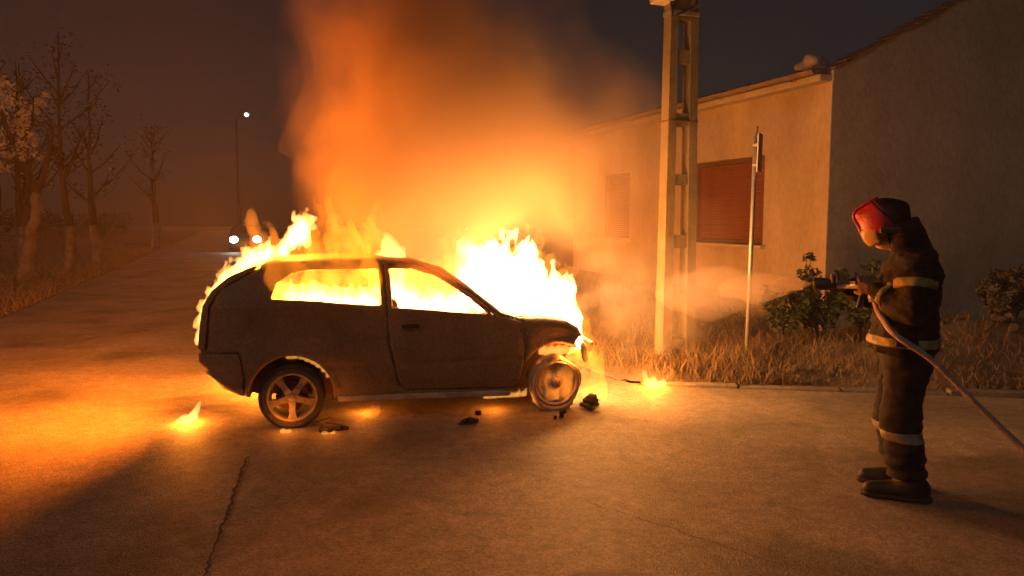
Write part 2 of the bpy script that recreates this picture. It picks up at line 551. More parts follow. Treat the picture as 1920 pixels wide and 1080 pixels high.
def blotch(cx, cyy, rx, ry, z, n=60, a=0.25):
    bm = bmesh.new()
    vs = []
    for k in range(n):
        t = 2 * math.pi * k / n
        r = 1 + a * (0.5 * math.sin(3 * t + 1) + 0.3 * math.sin(7 * t) + 0.35 * random.uniform(-1, 1))
        vs.append(bm.verts.new((cx + rx * r * math.cos(t), cyy + ry * r * math.sin(t), z)))
    bm.faces.new(vs)
    return bm
part('asphalt_patch', blotch(0.5, 3.44, 0.27, 0.1, 0.004), M['patch'], road_o)

# ------------------------------------------------------------------ house
# local frame: x = -s (s along the street from the corner), y = out to the street, z up
house = thing('house', 'low rendered street house with brown shutters and a low eave, behind the concrete pole', 'house')
house.matrix_world = Matrix(((-D.x, NF.x, 0, CORNER.x), (-D.y, NF.y, 0, CORNER.y), (0, 0, 1, 0), (0, 0, 0, 1)))
def hp(name, bm, m, parent=None, smooth=False):
    return part(name, bm, m, parent or house, smooth)
TH = 0.3
EAVE = 3.62
HL_ = 8.2
wins = [(1.32, 3.36), (5.5, 6.85)]
WB, WT = 1.335, 2.73
edges = [0.26]
for a, b in wins: edges += [a, b]
edges.append(HL_)
bm = bmesh.new()
def wallbox(s0, s1, z0, z1):
    add_box(bm, (-(s0 + s1) / 2, -TH / 2, (z0 + z1) / 2), (s1 - s0, TH, z1 - z0))
for i in range(0, len(edges), 2):
    wallbox(edges[i], edges[i + 1], -0.1, EAVE)
for a, b in wins:
    wallbox(a, b, -0.1, WB); wallbox(a, b, WT, EAVE)
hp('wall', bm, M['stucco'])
hp('plinth', box((-HL_ / 2 - 0.1, 0.02, 0.2), (HL_ - 0.3, 0.036, 0.7), 0.008), M['mortar'])
hp('corner_trim', box((-0.115, -0.0, 1.78), (0.285, 0.024, 3.7), 0.006), M['stucco'])
for a, b in wins:
    c = -(a + b) / 2; w = b - a
    bm = bmesh.new()
    f = 0.07
    for (x, z, sx, sz) in ((c, WB + f / 2, w, f), (c, WT - f / 2, w, f), (c - w / 2 + f / 2, (WB + WT) / 2, f, WT - WB - 2 * f), (c + w / 2 - f / 2, (WB + WT) / 2, f, WT - WB - 2 * f)):
        add_box(bm, (x, -0.19, z), (sx - 0.002, 0.09, sz - 0.002), None, 0.006)
    wo = hp('window', bm, M['wframe'])
    n = 28
    slat = None
    z0, z1 = WB + f, WT - f
    for k in range(n):
        zz = z0 + (k + 0.5) * (z1 - z0) / n
        if slat is None:
            slat = bm_mesh(box((0, 0, 0), (w - 2 * f - 0.004, 0.014, (z1 - z0) / n - 0.004), 0.004), 'shutter_slat')
        so_ = link('shutter_slat', slat, M['shutter'], wo)
        so_.location = (c, -0.2, zz)
    hp('window_sill', box((c, 0.02, WB - 0.03), (w + 0.12, 0.16, 0.05), 0.01), M['trim'])
# eave: cornice, gutter, low roof with rows of tiles
hp('side_wall', box((-HL_ + 0.15, -2.7, 1.76), (0.28, 4.78, 3.7)), M['stucco'])
hp('cornice', box((-HL_ / 2, 0.03, EAVE + 0.05), (HL_, 0.36, 0.1), 0.02), M['trim'])
bm = bmesh.new()
gut = []
for k in range(9):
    t = math.pi + math.pi * k / 8
    gut.append((0.27 + 0.06 * math.cos(t), EAVE + 0.15 + 0.06 * math.sin(t)))
gut += [(0.27 + 0.052 * math.cos(math.pi + math.pi * (8 - k) / 8), EAVE + 0.151 + 0.052 * math.sin(math.pi + math.pi * (8 - k) / 8)) for k in range(9)]
prism(bm, gut, -HL_, -0.02, 'x')
hp('gutter', bm, M['gutter'])
roof = hp('roof', box((-HL_ / 2 - 0.15, -2.6, EAVE + 0.36), (HL_ - 0.4, 5.4, 0.06), 0, Matrix.Rotation(R(-5), 3, 'X')), M['tile'])
tl = bmesh.new()
add_lathe(tl, [(0.0, 0.085), (0.4, 0.07)], 12, 'Y')
tlm = bm_mesh(tl, 'roof_tile', True)
for k in range(47):
    o = link('roof_tile', tlm, M['tile'], roof)
    o.location = (-0.16 - k * 0.168, -0.18 + random.uniform(-.015, .015), EAVE + 0.165 + random.uniform(-.006, .006))
    o.rotation_euler = (R(-5), 0, random.uniform(-.04, .04))
# the lump of mortar and cap at the near end of the eave
bm = bmesh.new()
bmesh.ops.create_icosphere(bm, subdivisions=3, radius=1.0)
for v in bm.verts:
    v.co += v.normal * 0.22 * math.sin(v.co.x * 4.1 + v.co.z * 5.0) * math.cos(v.co.y * 3.7 + v.co.z)
    v.co = Vector((v.co.x * 0.24, v.co.y * 0.18, v.co.z * 0.2 if v.co.z > 0 else v.co.z * 0.08)) + Vector((-0.36, 0.02, EAVE + 0.24))
hp('ridge_cap', bm, M['mortar'], None, True)

# gable end wall, taller, its own thing
gable = thing('end_wall', 'dark rendered end wall with a sloping tiled top, behind the firefighter', 'wall')
gable.matrix_world = Matrix(((G.x, D.x, 0, CORNER.x), (G.y, D.y, 0, CORNER.y), (0, 0, 1, 0), (0, 0, 0, 1)))
SL = 0.5
bm = bmesh.new()
prism(bm, [(0.004, -0.1), (9.0, -0.1), (9.0, 3.78 + SL * 5.6 - SL * 3.4), (5.6, 3.78 + SL * 5.6), (0.004, 3.78)], -0.03, 0.25, 'y')
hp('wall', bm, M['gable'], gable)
tm = bm_mesh(box((0, 0, 0), (0.21, 0.36, 0.022), 0.006), 'coping_tile')
for k in range(31):
    x = 0.1 + k * 0.178
    o = link('coping_tile', tm, M['tile'], gable)
    o.location = (x, 0.11 + random.uniform(-.012, .012), 3.78 + SL * (x - 0.03) + 0.028 + random.uniform(-.005, .008))
    o.rotation_euler = (random.uniform(-.05, .05), -math.atan(SL) + 0.09 + random.uniform(-.04, .04), random.uniform(-.06, .06))

# ------------------------------------------------------------------ concrete pole
POLE = Vector((1.93, 8.75, 0.08))
pole = thing('utility_pole', 'tall tapered concrete power pole with a column of rectangular openings', 'utility pole', POLE, math.atan2(G.y, G.x))
# local x = along G (wide face), local y = along D (depth)
PH = 9.0
def pw(z): return 0.45 - 0.022 * z
def pd(z): return 0.17 - 0.005 * z
holes = [(0.25, 0.64), (0.77, 1.32), (1.47, 2.05), (2.17, 2.72), (2.86, 3.42), (3.57, 3.9), (4.2, 4.75), (4.95, 5.5), (5.7, 6.2), (6.4, 6.9)]
bm = bmesh.new()
def frustum(x0, x1, z0, z1):
    """block between fractional x positions of the pole width"""
    vs = []
    for z in (z0, z1):
        for (fx, sy) in ((x0, -1), (x1, -1), (x1, 1), (x0, 1)):
            vs.append(bm.verts.new((fx(z), sy * pd(z) / 2, z)))
    a, b = vs[:4], vs[4:]
    bm.faces.new(a[::-1]); bm.faces.new(b)
    for i in range(4): bm.faces.new((a[i], a[(i + 1) % 4], b[(i + 1) % 4], b[i]))
hw = lambda z: 0.225 * pw(z)
frustum(lambda z: -pw(z) / 2, lambda z: -hw(z), -0.3, PH)
frustum(lambda z: hw(z), lambda z: pw(z) / 2, -0.3, PH)
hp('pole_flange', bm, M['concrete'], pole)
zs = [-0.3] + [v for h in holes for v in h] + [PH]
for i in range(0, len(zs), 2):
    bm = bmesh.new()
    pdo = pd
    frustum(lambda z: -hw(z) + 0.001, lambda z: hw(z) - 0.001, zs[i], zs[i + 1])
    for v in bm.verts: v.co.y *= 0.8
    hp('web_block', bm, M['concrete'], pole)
hp('meter_box', box((-0.27, -0.02, 4.32), (0.2, 0.22, 0.5), 0.015), M['box'], pole)
bm = bmesh.new(); add_tube(bm, [(-0.2, -0.1, 4.1), (-0.2, -0.12, 3.9), (-0.05, -0.14, 3.97), (0.1, -0.14, 4.05), (0.16, -0.14, 4.5), (0.15, -0.14, 6.5)], 0.018, 8)
hp('cable', bm, M['rubber_cable'], pole, True)
for zz in (3.97, 4.2):
    hp('strap', box((0, 0, zz), (pw(zz) + 0.02, pd(zz) + 0.02, 0.05), 0.004), M['metal'], pole)
hp('bracket', box((0.02, -0.15, 4.28), (0.3, 0.05, 0.12), 0.01), M['metal'], pole)
hp('wire_band', box((0, 0, 2.77), (pw(2.77) + 0.012, pd(2.77) + 0.012, 0.018), 0.003), M['rust'], pole)

# ------------------------------------------------------------------ road sign seen from behind, nearly edge-on
sg = thing('sign_post', 'thin leaning metal post carrying a sign turned edge-on, right of the concrete pole', 'sign post', (2.74, 8.62, 0.1), R(66))
hp('post', tube([(0, 0, -0.2), (0, 0, 1.2), (-0.0, 0, 2.56)], 0.025, 12), M['metal'], sg, True)
bm = bmesh.new()
hp('sign_plate', box((0, -0.05, 2.38), (0.42, 0.014, 0.42), 0.004), M['box'], sg)
for zz in (2.24, 2.46):
    hp('clamp', box((0, -0.025, zz), (0.3, 0.06, 0.03), 0.004), M['metal'], sg)
hp('hook', tube([(0.0, 0, 2.54), (0.05, 0.0, 2.6), (0.12, 0, 2.62), (0.12, 0, 2.68)], 0.012, 8), M['metal'], sg, True)
sg.rotation_euler = (R(1.0), R(-2.5), R(66))

# ------------------------------------------------------------------ trees on the far verge
def leaves_mesh(name, centres, n, size, spread, flat=0.6, rs=None):
    rs = rs or np.random.RandomState(5)
    V = []; Fc = []
    for (c, r) in centres:
        k = int(n)
        for _ in range(k):
            d = rs.normal(size=3); d /= np.linalg.norm(d) + 1e-9
            p = np.array(c) + d * r * (rs.rand() ** 0.45) * np.array([1, 1, spread])
            u = rs.normal(size=3); u[2] *= flat; u /= np.linalg.norm(u)
            w = np.cross(u, rs.normal(size=3)); w /= np.linalg.norm(w) + 1e-9
            s = size * (0.6 + 0.8 * rs.rand())
            i = len(V)
            V += [p - u * s, p - w * s * 0.42 + u * s * 0.05, p + u * s, p + w * s * 0.42 + u * s * 0.05]
            Fc.append((i, i + 1, i + 2, i + 3))
    me = bpy.data.meshes.new(name)
    me.from_pydata([tuple(v) for v in V], [], Fc)
    me.update()
    return me

def limb_bm(limbs, seg=9):
    bm = bmesh.new()
    for pts, r0, r1 in limbs:
        n = len(pts)
        # refine with wobble
        P = []
        for i in range(n - 1):
            a, b = Vector(pts[i]), Vector(pts[i + 1])
            for k in range(4):
                P.append(a.lerp(b, k / 4) + (Vector((random.uniform(-1, 1), random.uniform(-1, 1), 0)) * r0 * 0.2 if (i + k) else Vector()))
        P.append(Vector(pts[-1]))
        rr = [r0 + (r1 - r0) * i / (len(P) - 1) for i in range(len(P))]
        add_tube(bm, P, rr, seg)
    return bm

# the pale leafy forked tree
t1 = thing('leafy_tree', 'forked tree with pale leaves and an arching bare limb at the left edge', 'tree', (-13.5, 20.6, 0.1))
limbs = [([(0, 0, -0.1), (0.12, 0, 0.7), (0.38, 0, 1.6), (0.45, 0.05, 2.35)], 0.19, 0.12)]
part('trunk', limb_bm(limbs), M['lime'], t1, True)
lb = [([(0.45, 0.05, 2.3), (0.75, 0, 3.0), (1.0, -0.1, 3.7), (0.98, 0.05, 4.15), (0.75, 0.1, 4.3), (0.5, 0.1, 4.15)], 0.1, 0.025),
      ([(0.45, 0.05, 2.3), (0.2, 0.1, 2.9), (-0.15, 0.1, 3.7), (-0.4, 0, 4.7), (-0.6, 0, 5.6)], 0.1, 0.025),
      ([(-0.1, 0.1, 3.6), (0.3, 0.3, 4.2), (0.42, 0.2, 5.0)], 0.05, 0.015),
      ([(0.1, 0.1, 3.1), (-0.7, -0.2, 3.4), (-1.3, -0.2, 3.3)], 0.05, 0.015)]
part('limb', limb_bm(lb), M['bark'], t1, True)
rs = np.random.RandomState(11)
cs = [((rs.uniform(-1.0, 0.5), rs.uniform(-0.7, 0.7), rs.uniform(3.0, 5.5)), rs.uniform(0.1, 0.28)) for _ in range(60)] + [((-1.3, -.2, 3.1), 0.3), ((-0.9, -.2, 3.3), 0.25)]
link('crown', leaves_mesh('crown', cs, 26, 0.062, 0.9, rs=rs), M['leaf'], t1)

def slim_tree(loc, h, r, label, seed, lime=True, leafy=0.5):
    rs = np.random.RandomState(seed); random.seed(seed)
    t = thing('bare_tree', label, 'tree', loc, rs.uniform(0, 6), 'trees along the far verge')
    lean = rs.uniform(-0.09, 0.09)
    part('trunk', limb_bm([([(0, 0, -0.1), (lean, 0, 0.8), (2 * lean, 0, 1.45)], r * 1.12, r)]), M['lime'] if lime else M['bark'], t, True)
    L = [([(2 * lean, 0, 1.43), (0.1, 0.05, h * 0.45), (0.0, -0.05, h)], r * 0.97, 0.02)]
    tips = []
    for k in range(rs.randint(11, 19)):
        z = h * (0.3 + 0.62 * rs.rand())
        a = rs.uniform(0, 6.28); ln = ((h - z) * 0.28 + 0.4) * rs.uniform(0.5, 1.3)
        e = (math.cos(a) * ln, math.sin(a) * ln, z + ln * 1.1)
        m_ = (e[0] * 0.45, e[1] * 0.45, z + ln * 0.4)
        L.append(([(0.04, 0, z), m_, e], r * 0.33, 0.01))
        tips += [(e, 0.45), (m_, 0.3)]
    part('limb', limb_bm(L, 6), M['bark'], t, True)
    link('crown', leaves_mesh('crown', tips, int(26 * leafy), 0.075, 1.2, rs=rs), M['leaf_dark'], t)
    return t
tl_ = [((-15.0, 23.0), 8.2, .15, 'limewashed slim tree just beside the pale forked tree', 1),
       ((-14.05, 23.65), 9.5, .14, 'second slim trunk from the pale forked tree, tall and straight', 2),
       ((-14.55, 26.2), 8.6, .14, 'third slim trunk from the pale forked tree, half in the dark', 3),
       ((-20.5, 43.0), 9.0, .2, 'farthest pale trunk of the row, nearest the headlights', 5),
       ((-20.0, 29.0), 11.0, .2, 'tall tree standing back behind the row of slim trunks', 7),
       ((-24.5, 38.0), 12.0, .22, 'tallest dark tree standing back from the verge', 8)]
for (xy, h, r, lab, sd) in tl_:
    slim_tree((xy[0], xy[1], 0.1), h * 0.78, r, lab, sd)
random.seed(21)
# dark hedge far behind the row, one mass
rs = np.random.RandomState(77)
cs = []
for k in range(150):
    s = k * 0.7
    p = Vector((LP[0], LP[1], 0)) + D * (s - 6) + NF * (10 + rs.uniform(-1.2, 1.2))
    cs.append(((p.x, p.y, rs.uniform(0.4, 2.0)), rs.uniform(0.7, 1.2)))
hd = link('hedge', leaves_mesh('hedge', cs, 90, 0.14, 0.9, rs=rs), M['leaf_dark'])
tag(hd, 'dark overgrown hedge behind the tree row', 'hedge', kind='stuff')

# ------------------------------------------------------------------ oncoming car with headlights
oc = thing('oncoming_car', 'distant dark car with both headlights on, seen past the burning hatch', 'car', (-15.15, 42.4, 0.0), math.atan2(-D.x, D.y))
# local -y points to the camera
def oncoming():
    lo = (-0.95, -2.1, 0.1); vx = 0.04
    X, Y, Z = axes(lo, (0.95, 2.1, 1.6), vx)
    prof = poly_sdf(Y, Z, [(-1.95, 0.25), (-2.0, 0.6), (-1.9, 0.78), (-1.0, 0.95), (-0.35, 1.42), (1.0, 1.45), (1.75, 1.0), (1.95, 0.9), (1.95, 0.3)])
    w = np.abs(X) - (0.84 - 0.18 * np.clip((Z - 0.9) / 0.5, 0, 1) - 0.12 * np.clip((-Y - 1.4) / 0.6, 0, 1) ** 2)
    b = smax(prof, w, 0.1)
    for yy in (-1.3, 1.25):
        b = np.maximum(b, -np.maximum(np.sqrt((Y - yy) ** 2 + (Z - 0.31) ** 2) - 0.36, 0.62 - np.abs(X)))
    return field_mesh(b, lo, vx, 'body')
link('body', oncoming(), M['dark_car'], oc)
bm = bmesh.new()
vs = [bm.verts.new(p) for p in ((-0.66, -1.06, 0.99), (0.66, -1.06, 0.99), (0.54, -0.5, 1.38), (-0.54, -0.5, 1.38))]
bm.faces.new(vs)
bmesh.ops.solidify(bm, geom=bm.faces[:], thickness=0.02)
part('windscreen', bm, M['dark_glass'], oc)
for sx in (-1, 1):
    hl = part('headlight', box((sx * 0.6, -1.92, 0.68), (0.3, 0.16, 0.17), 0.03), M['dark_glass'], oc)
    bm = bmesh.new(); bmesh.ops.create_uvsphere(bm, u_segments=16, v_segments=10, radius=0.17)
    bmesh.ops.scale(bm, verts=bm.verts, vec=(1.2, 0.3, 1.0)); bmesh.ops.translate(bm, verts=bm.verts, vec=(sx * 0.6, -2.01, 0.68))
    part('lens', bm, M['headlight'], hl, True)
for sx in (-1, 1):
    for yy in (-1.3, 1.25):
        bm = bmesh.new(); add_lathe(bm, [(-0.1, 0.0), (-0.1, 0.2), (-0.1, 0.28), (-0.06, 0.31), (0.06, 0.31), (0.1, 0.28), (0.1, 0.0)], 20, 'Y')
        bmesh.ops.rotate(bm, verts=bm.verts, matrix=Matrix.Rotation(R(90), 3, 'Z'), cent=(0, 0, 0))
        bmesh.ops.translate(bm, verts=bm.verts, vec=(sx * 0.72, yy, 0.31))
        part('wheel', bm, M['tyre'], oc, True)

# far street lamp
ls = thing('street_lamp', 'tiny distant street lamp glowing high above the oncoming car', 'street lamp', (-18.9, 52.0, 0.0))
part('lamp_post', tube([(0, 0, -0.1), (0, 0, 4), (0, 0, 8.4), (0.1, -0.1, 8.8), (0.6, -0.2, 9.0)], [0.08, 0.065, 0.05, 0.04, 0.03], 10), M['noz_dark'], ls, True)
part('lamp_head', box((0.8, -0.2, 8.98), (0.55, 0.22, 0.12), 0.03), M['metal'], ls)
bm = bmesh.new(); bmesh.ops.create_uvsphere(bm, u_segments=12, v_segments=8, radius=0.13)
bmesh.ops.translate(bm, verts=bm.verts, vec=(0.8, -0.22, 8.9))
part('bulb', bm, M['lampglow'], ls, True)
# ------------------------------------------------------------------ the burning hatchback
CYAW = math.atan2(0.57, 2.20)
ca, sa = math.cos(CYAW), math.sin(CYAW)
RW = Vector((-1.82, 6.07, 0))                        # rear wheel contact, near side
CO = RW + Vector((-sa, ca, 0)) * 0.78               # car origin: middle of the rear axle, on the ground
car = thing('burning_car', 'scorched dark three-door hatchback on fire in the road', 'car', CO, CYAW)
WBASE = 2.29
def car_world(x, y, z):
    return Vector((CO.x + ca * x - sa * y, CO.y + sa * x + ca * y, z))

def build_car():
    vx = 0.0125
    lo = (-0.85, -0.86, 0.1); hi = (2.8, 0.86, 1.46)
    X, Y, Z = axes(lo, hi, vx)
    x2 = X[:, 0, :]; z2 = Z[0]                       # (nx,1) and (1,nz)
    side = [(-0.56, 0.345), (-0.68, 0.45), (-0.73, 0.57), (-0.74, 0.68), (-0.725, 0.82), (-0.69, 1.02), (-0.62, 1.15), (-0.48, 1.26), (-0.28, 1.35), (-0.1, 1.385),
            (0.2, 1.395), (0.7, 1.39), (1.05, 1.37), (1.28, 1.315), (1.5, 1.16), (1.80, 0.915), (1.95, 0.86), (2.2, 0.85), (2.42, 0.81), (2.54, 0.74),
            (2.60, 0.62), (2.62, 0.45), (2.58, 0.26), (2.5, 0.19), (1.98, 0.15), (0.3, 0.20), (-0.3, 0.25), (-0.42, 0.285)]
    P = poly_sdf(x2, z2, side)[:, None, :]
    # plan taper and cross section
    wx = 0.80 - 0.13 * np.clip((-X - 0.15) / 0.55, 0, 1) ** 2.2 - 0.11 * np.clip((X - 2.0) / 0.6, 0, 1) ** 2
    belt = 1.07 - 0.12 * np.clip(X / 1.8, 0, 1)
    up = np.clip((Z - belt) / 0.38, 0, 1)
    wz = -0.16 * up ** 1.15 + 0.022 * np.exp(-((Z - 0.62) / 0.16) ** 2) - 0.05 * np.clip((0.42 - Z) / 0.25, 0, 1) ** 1.5
    # sharp-ish shoulder crease
    wz = wz + 0.012 * np.exp(-((Z - (belt - 0.06)) / 0.03) ** 2) - 0.008 * np.exp(-((Z - 0.5) / 0.022) ** 2)
    Wd = wx + wz
    sid = np.abs(Y) - Wd
    body = smax(P, sid * 0.95, 0.085)
    # flared wheel arch lips
    for cx in (0.0, WBASE):
        r = np.sqrt((X - cx) ** 2 + (Z - 0.275) ** 2)
        lip = np.maximum(np.maximum(np.abs(r - 0.35) - 0.022, np.maximum(np.abs(Y) - 0.803, 0.6 - np.abs(Y))), 0.33 - Z)
        lip = np.maximum(lip, X - 2.5)
        body = smin(body, np.broadcast_to(lip, body.shape), 0.03)
    solid = body
    for cx, rr in ((0.0, 0.335), (WBASE, 0.345)):
        cyl = np.maximum(np.sqrt((X - cx) ** 2 + (Z - 0.275) ** 2) - rr, 0.5 - np.abs(Y))
        solid = np.maximum(solid, -cyl)
    shell = np.maximum(solid, -(solid + 0.042))
    # side glass openings
    rear_win = [(-0.14, 1.085), (-0.10, 1.2), (0.02, 1.28), (0.15, 1.305), (0.72, 1.31), (0.74, 1.0), (0.3, 1.045)]
    front_win = [(0.835, 0.985), (0.825, 1.31), (1.02, 1.30), (1.2, 1.245), (1.4, 1.115), (1.62, 0.945), (1.66, 0.90)]
    tri = [(1.69, 0.9), (1.675, 0.93), (1.725, 0.885)]
    ay = np.abs(Y)
    for wpoly, rd in ((rear_win, 0.02), (front_win, 0.012), (tri, 0.0)):
        w2 = poly_sdf(x2, z2, wpoly)[:, None, :] - rd * 0
        shell = np.maximum(shell, -np.maximum(w2, 0.42 - ay))
    # windscreen and rear glass
    ws = poly_sdf(x2, z2, [(1.16, 1.5), (1.215, 1.30), (1.76, 0.915), (2.0, 0.95), (1.6, 1.5)])[:, None, :]
    shell = np.maximum(shell, -np.maximum(ws, ay - (Wd - 0.085)))
    rg = poly_sdf(x2, z2, [(-0.16, 1.5), (-0.22, 1.33), (-0.56, 1.12), (-0.62, 0.72), (-0.9, 0.72), (-0.9, 1.5)])[:, None, :]
    shell = np.maximum(shell, -np.maximum(rg, ay - (Wd - 0.075)))
    # part regions
    door = poly_sdf(x2, z2, [(0.775, 1.345), (1.06, 1.333), (1.26, 1.26), (1.5, 1.10), (1.76, 0.895), (1.98, 0.83), (2.0, 0.6), (1.96, 0.28), (1.9, 0.235), (0.95, 0.265), (0.88, 0.33), (0.80, 0.7), (0.785, 1.0)])[:, None, :]
    door = np.maximum(door, 0.48 - ay)
    hatch = poly_sdf(x2, z2, [(-0.9, 0.66), (-0.66, 0.66), (-0.62, 1.02), (-0.52, 1.17), (-0.24, 1.32), (-0.2, 1.5), (-0.9, 1.5)])[:, None, :]
    hatch = np.broadcast_to(hatch, shell.shape)
    bump = poly_sdf(x2, z2, [(-0.9, 0.1), (-0.40, 0.1), (-0.365, 0.42), (-0.40, 0.645), (-0.9, 0.645)])[:, None, :]
    bump = np.broadcast_to(bump, shell.shape)
    bonnet = poly_sdf(x2, z2, [(1.86, 0.80), (1.82, 1.1), (2.9, 1.0), (2.9, 0.68), (2.53, 0.71)])[:, None, :]
    bonnet = np.maximum(np.broadcast_to(bonnet, shell.shape), ay - (Wd - 0.1))
    gp = 0.006
    rest = shell
    out = {}
    inner = solid + 0.02                              # negative deeper than 2 cm below the skin
    for nm, reg in (('door', door), ('tailgate', hatch), ('rear_bumper', bump), ('bonnet', bonnet)):
        reg = np.broadcast_to(reg, shell.shape)
        flange = np.maximum(inner, np.abs(reg) - 0.035)
        out[nm] = np.maximum(np.maximum(shell, reg + gp), -(flange - 0.004))
        rest = np.maximum(rest, -np.maximum(reg - gp, -flange))
    # burnt-through nose: the front skin below the bonnet is gone
    nose = np.maximum(2.5 + 0.02 * np.sin(Z * 40) - X, np.maximum(ay - 0.9, np.maximum(0.0 - Z, Z - 0.66)))
    rest = np.maximum(rest, -np.broadcast_to(nose, rest.shape))
    # buckled sheet metal
    nz = fbm(X * 5, Y * 5, Z * 5, 4, 3) * 0.006
    link('body', field_mesh(rest + nz, lo, vx, 'body'), M['burnt'], car)
    d = out['door'] + nz
    ny = (Y.shape[1] - 1) // 2
    for a, b in ((0, ny), (ny + 1, Y.shape[1])):
        lo2 = (lo[0], lo[1] + a * vx, lo[2])
        dr = link('door', field_mesh(d[:, a:b], lo2, vx, 'door'), M['burnt'], car)
        sgn = -1 if a == 0 else 1
        part('door_handle', box((0.98, sgn * 0.835, 0.83), (0.15, 0.03, 0.035), 0.01), M['char'], dr)
    link('tailgate_frame', field_mesh(out['tailgate'] + nz, lo, vx, 'tailgate_frame'), M['burnt'], car)
    link('rear_bumper', field_mesh(out['rear_bumper'] + nz * 1.6, lo, vx, 'rear_bumper'), M['burnt'], car)
    link('bonnet', field_mesh(out['bonnet'] + nz * 2, lo, vx, 'bonnet'), M['rust'], car)
build_car()

# interior: seats, dashboard, wheel
def seat(y, x=0.95):
    s = bmesh.new()
    add_box(s, (x + 0.2, y, 0.46), (0.5, 0.46, 0.16), None, 0.04)
    add_box(s, (x - 0.06, y, 0.75), (0.14, 0.44, 0.56), Matrix.Rotation(R(-14), 3, 'Y'), 0.04)
    add_tube(s, [(x - 0.12, y - 0.06, 1.0), (x - 0.15, y - 0.06, 1.12)], 0.01, 6)
    add_tube(s, [(x - 0.12, y + 0.06, 1.0), (x - 0.15, y + 0.06, 1.12)], 0.01, 6)
    part('seat_frame', s, M['char'], car)
seat(-0.36); seat(0.36)
part('rear_seat', box((0.1, 0, 0.6), (0.16, 1.1, 0.5), 0.04, Matrix.Rotation(R(-12), 3, 'Y')), M['char'], car)
part('dashboard', box((1.66, 0, 0.72), (0.26, 1.2, 0.2), 0.05), M['char'], car)
bm = bmesh.new()
add_tube(bm, [(0.17 * math.cos(t), 0.17 * math.sin(t), 0) for t in np.linspace(0, 2 * math.pi, 25)], 0.013, 8, False)
bmesh.ops.rotate(bm, verts=bm.verts, matrix=Matrix.Rotation(R(-65), 3, 'Y'), cent=(0, 0, 0))
bmesh.ops.translate(bm, verts=bm.verts, vec=(1.42, 0.36, 0.82))
part('steering_wheel', bm, M['char'], car, True)
part('engine_block', box((2.2, 0, 0.55), (0.45, 0.8, 0.4), 0.06), M['rust'], car)
part('sill_strip', box((1.12, -0.765, 0.205), (1.5, 0.03, 0.05), 0.012, Matrix.Rotation(R(1.4), 3, 'Y')), M['ash_lit_sill'], car)  # pale strip paints the bright lit edge of the sill
part('tail_light', box((-0.625, -0.66, 0.8), (0.06, 0.08, 0.26), 0.02, Matrix.Rotation(R(14), 3, 'Y') @ Matrix.Rotation(R(20), 3, 'Z')), M['glass_red'], car)
part('tail_light', box((-0.625, 0.66, 0.8), (0.06, 0.08, 0.26), 0.02, Matrix.Rotation(R(14), 3, 'Y') @ Matrix.Rotation(R(-20), 3, 'Z')), M['glass_red'], car)
part('exhaust_pipe', tube([(0.3, 0.3, 0.2), (-0.4, 0.3, 0.22), (-0.72, 0.3, 0.24)], 0.028, 10), M['rust'], car, True)

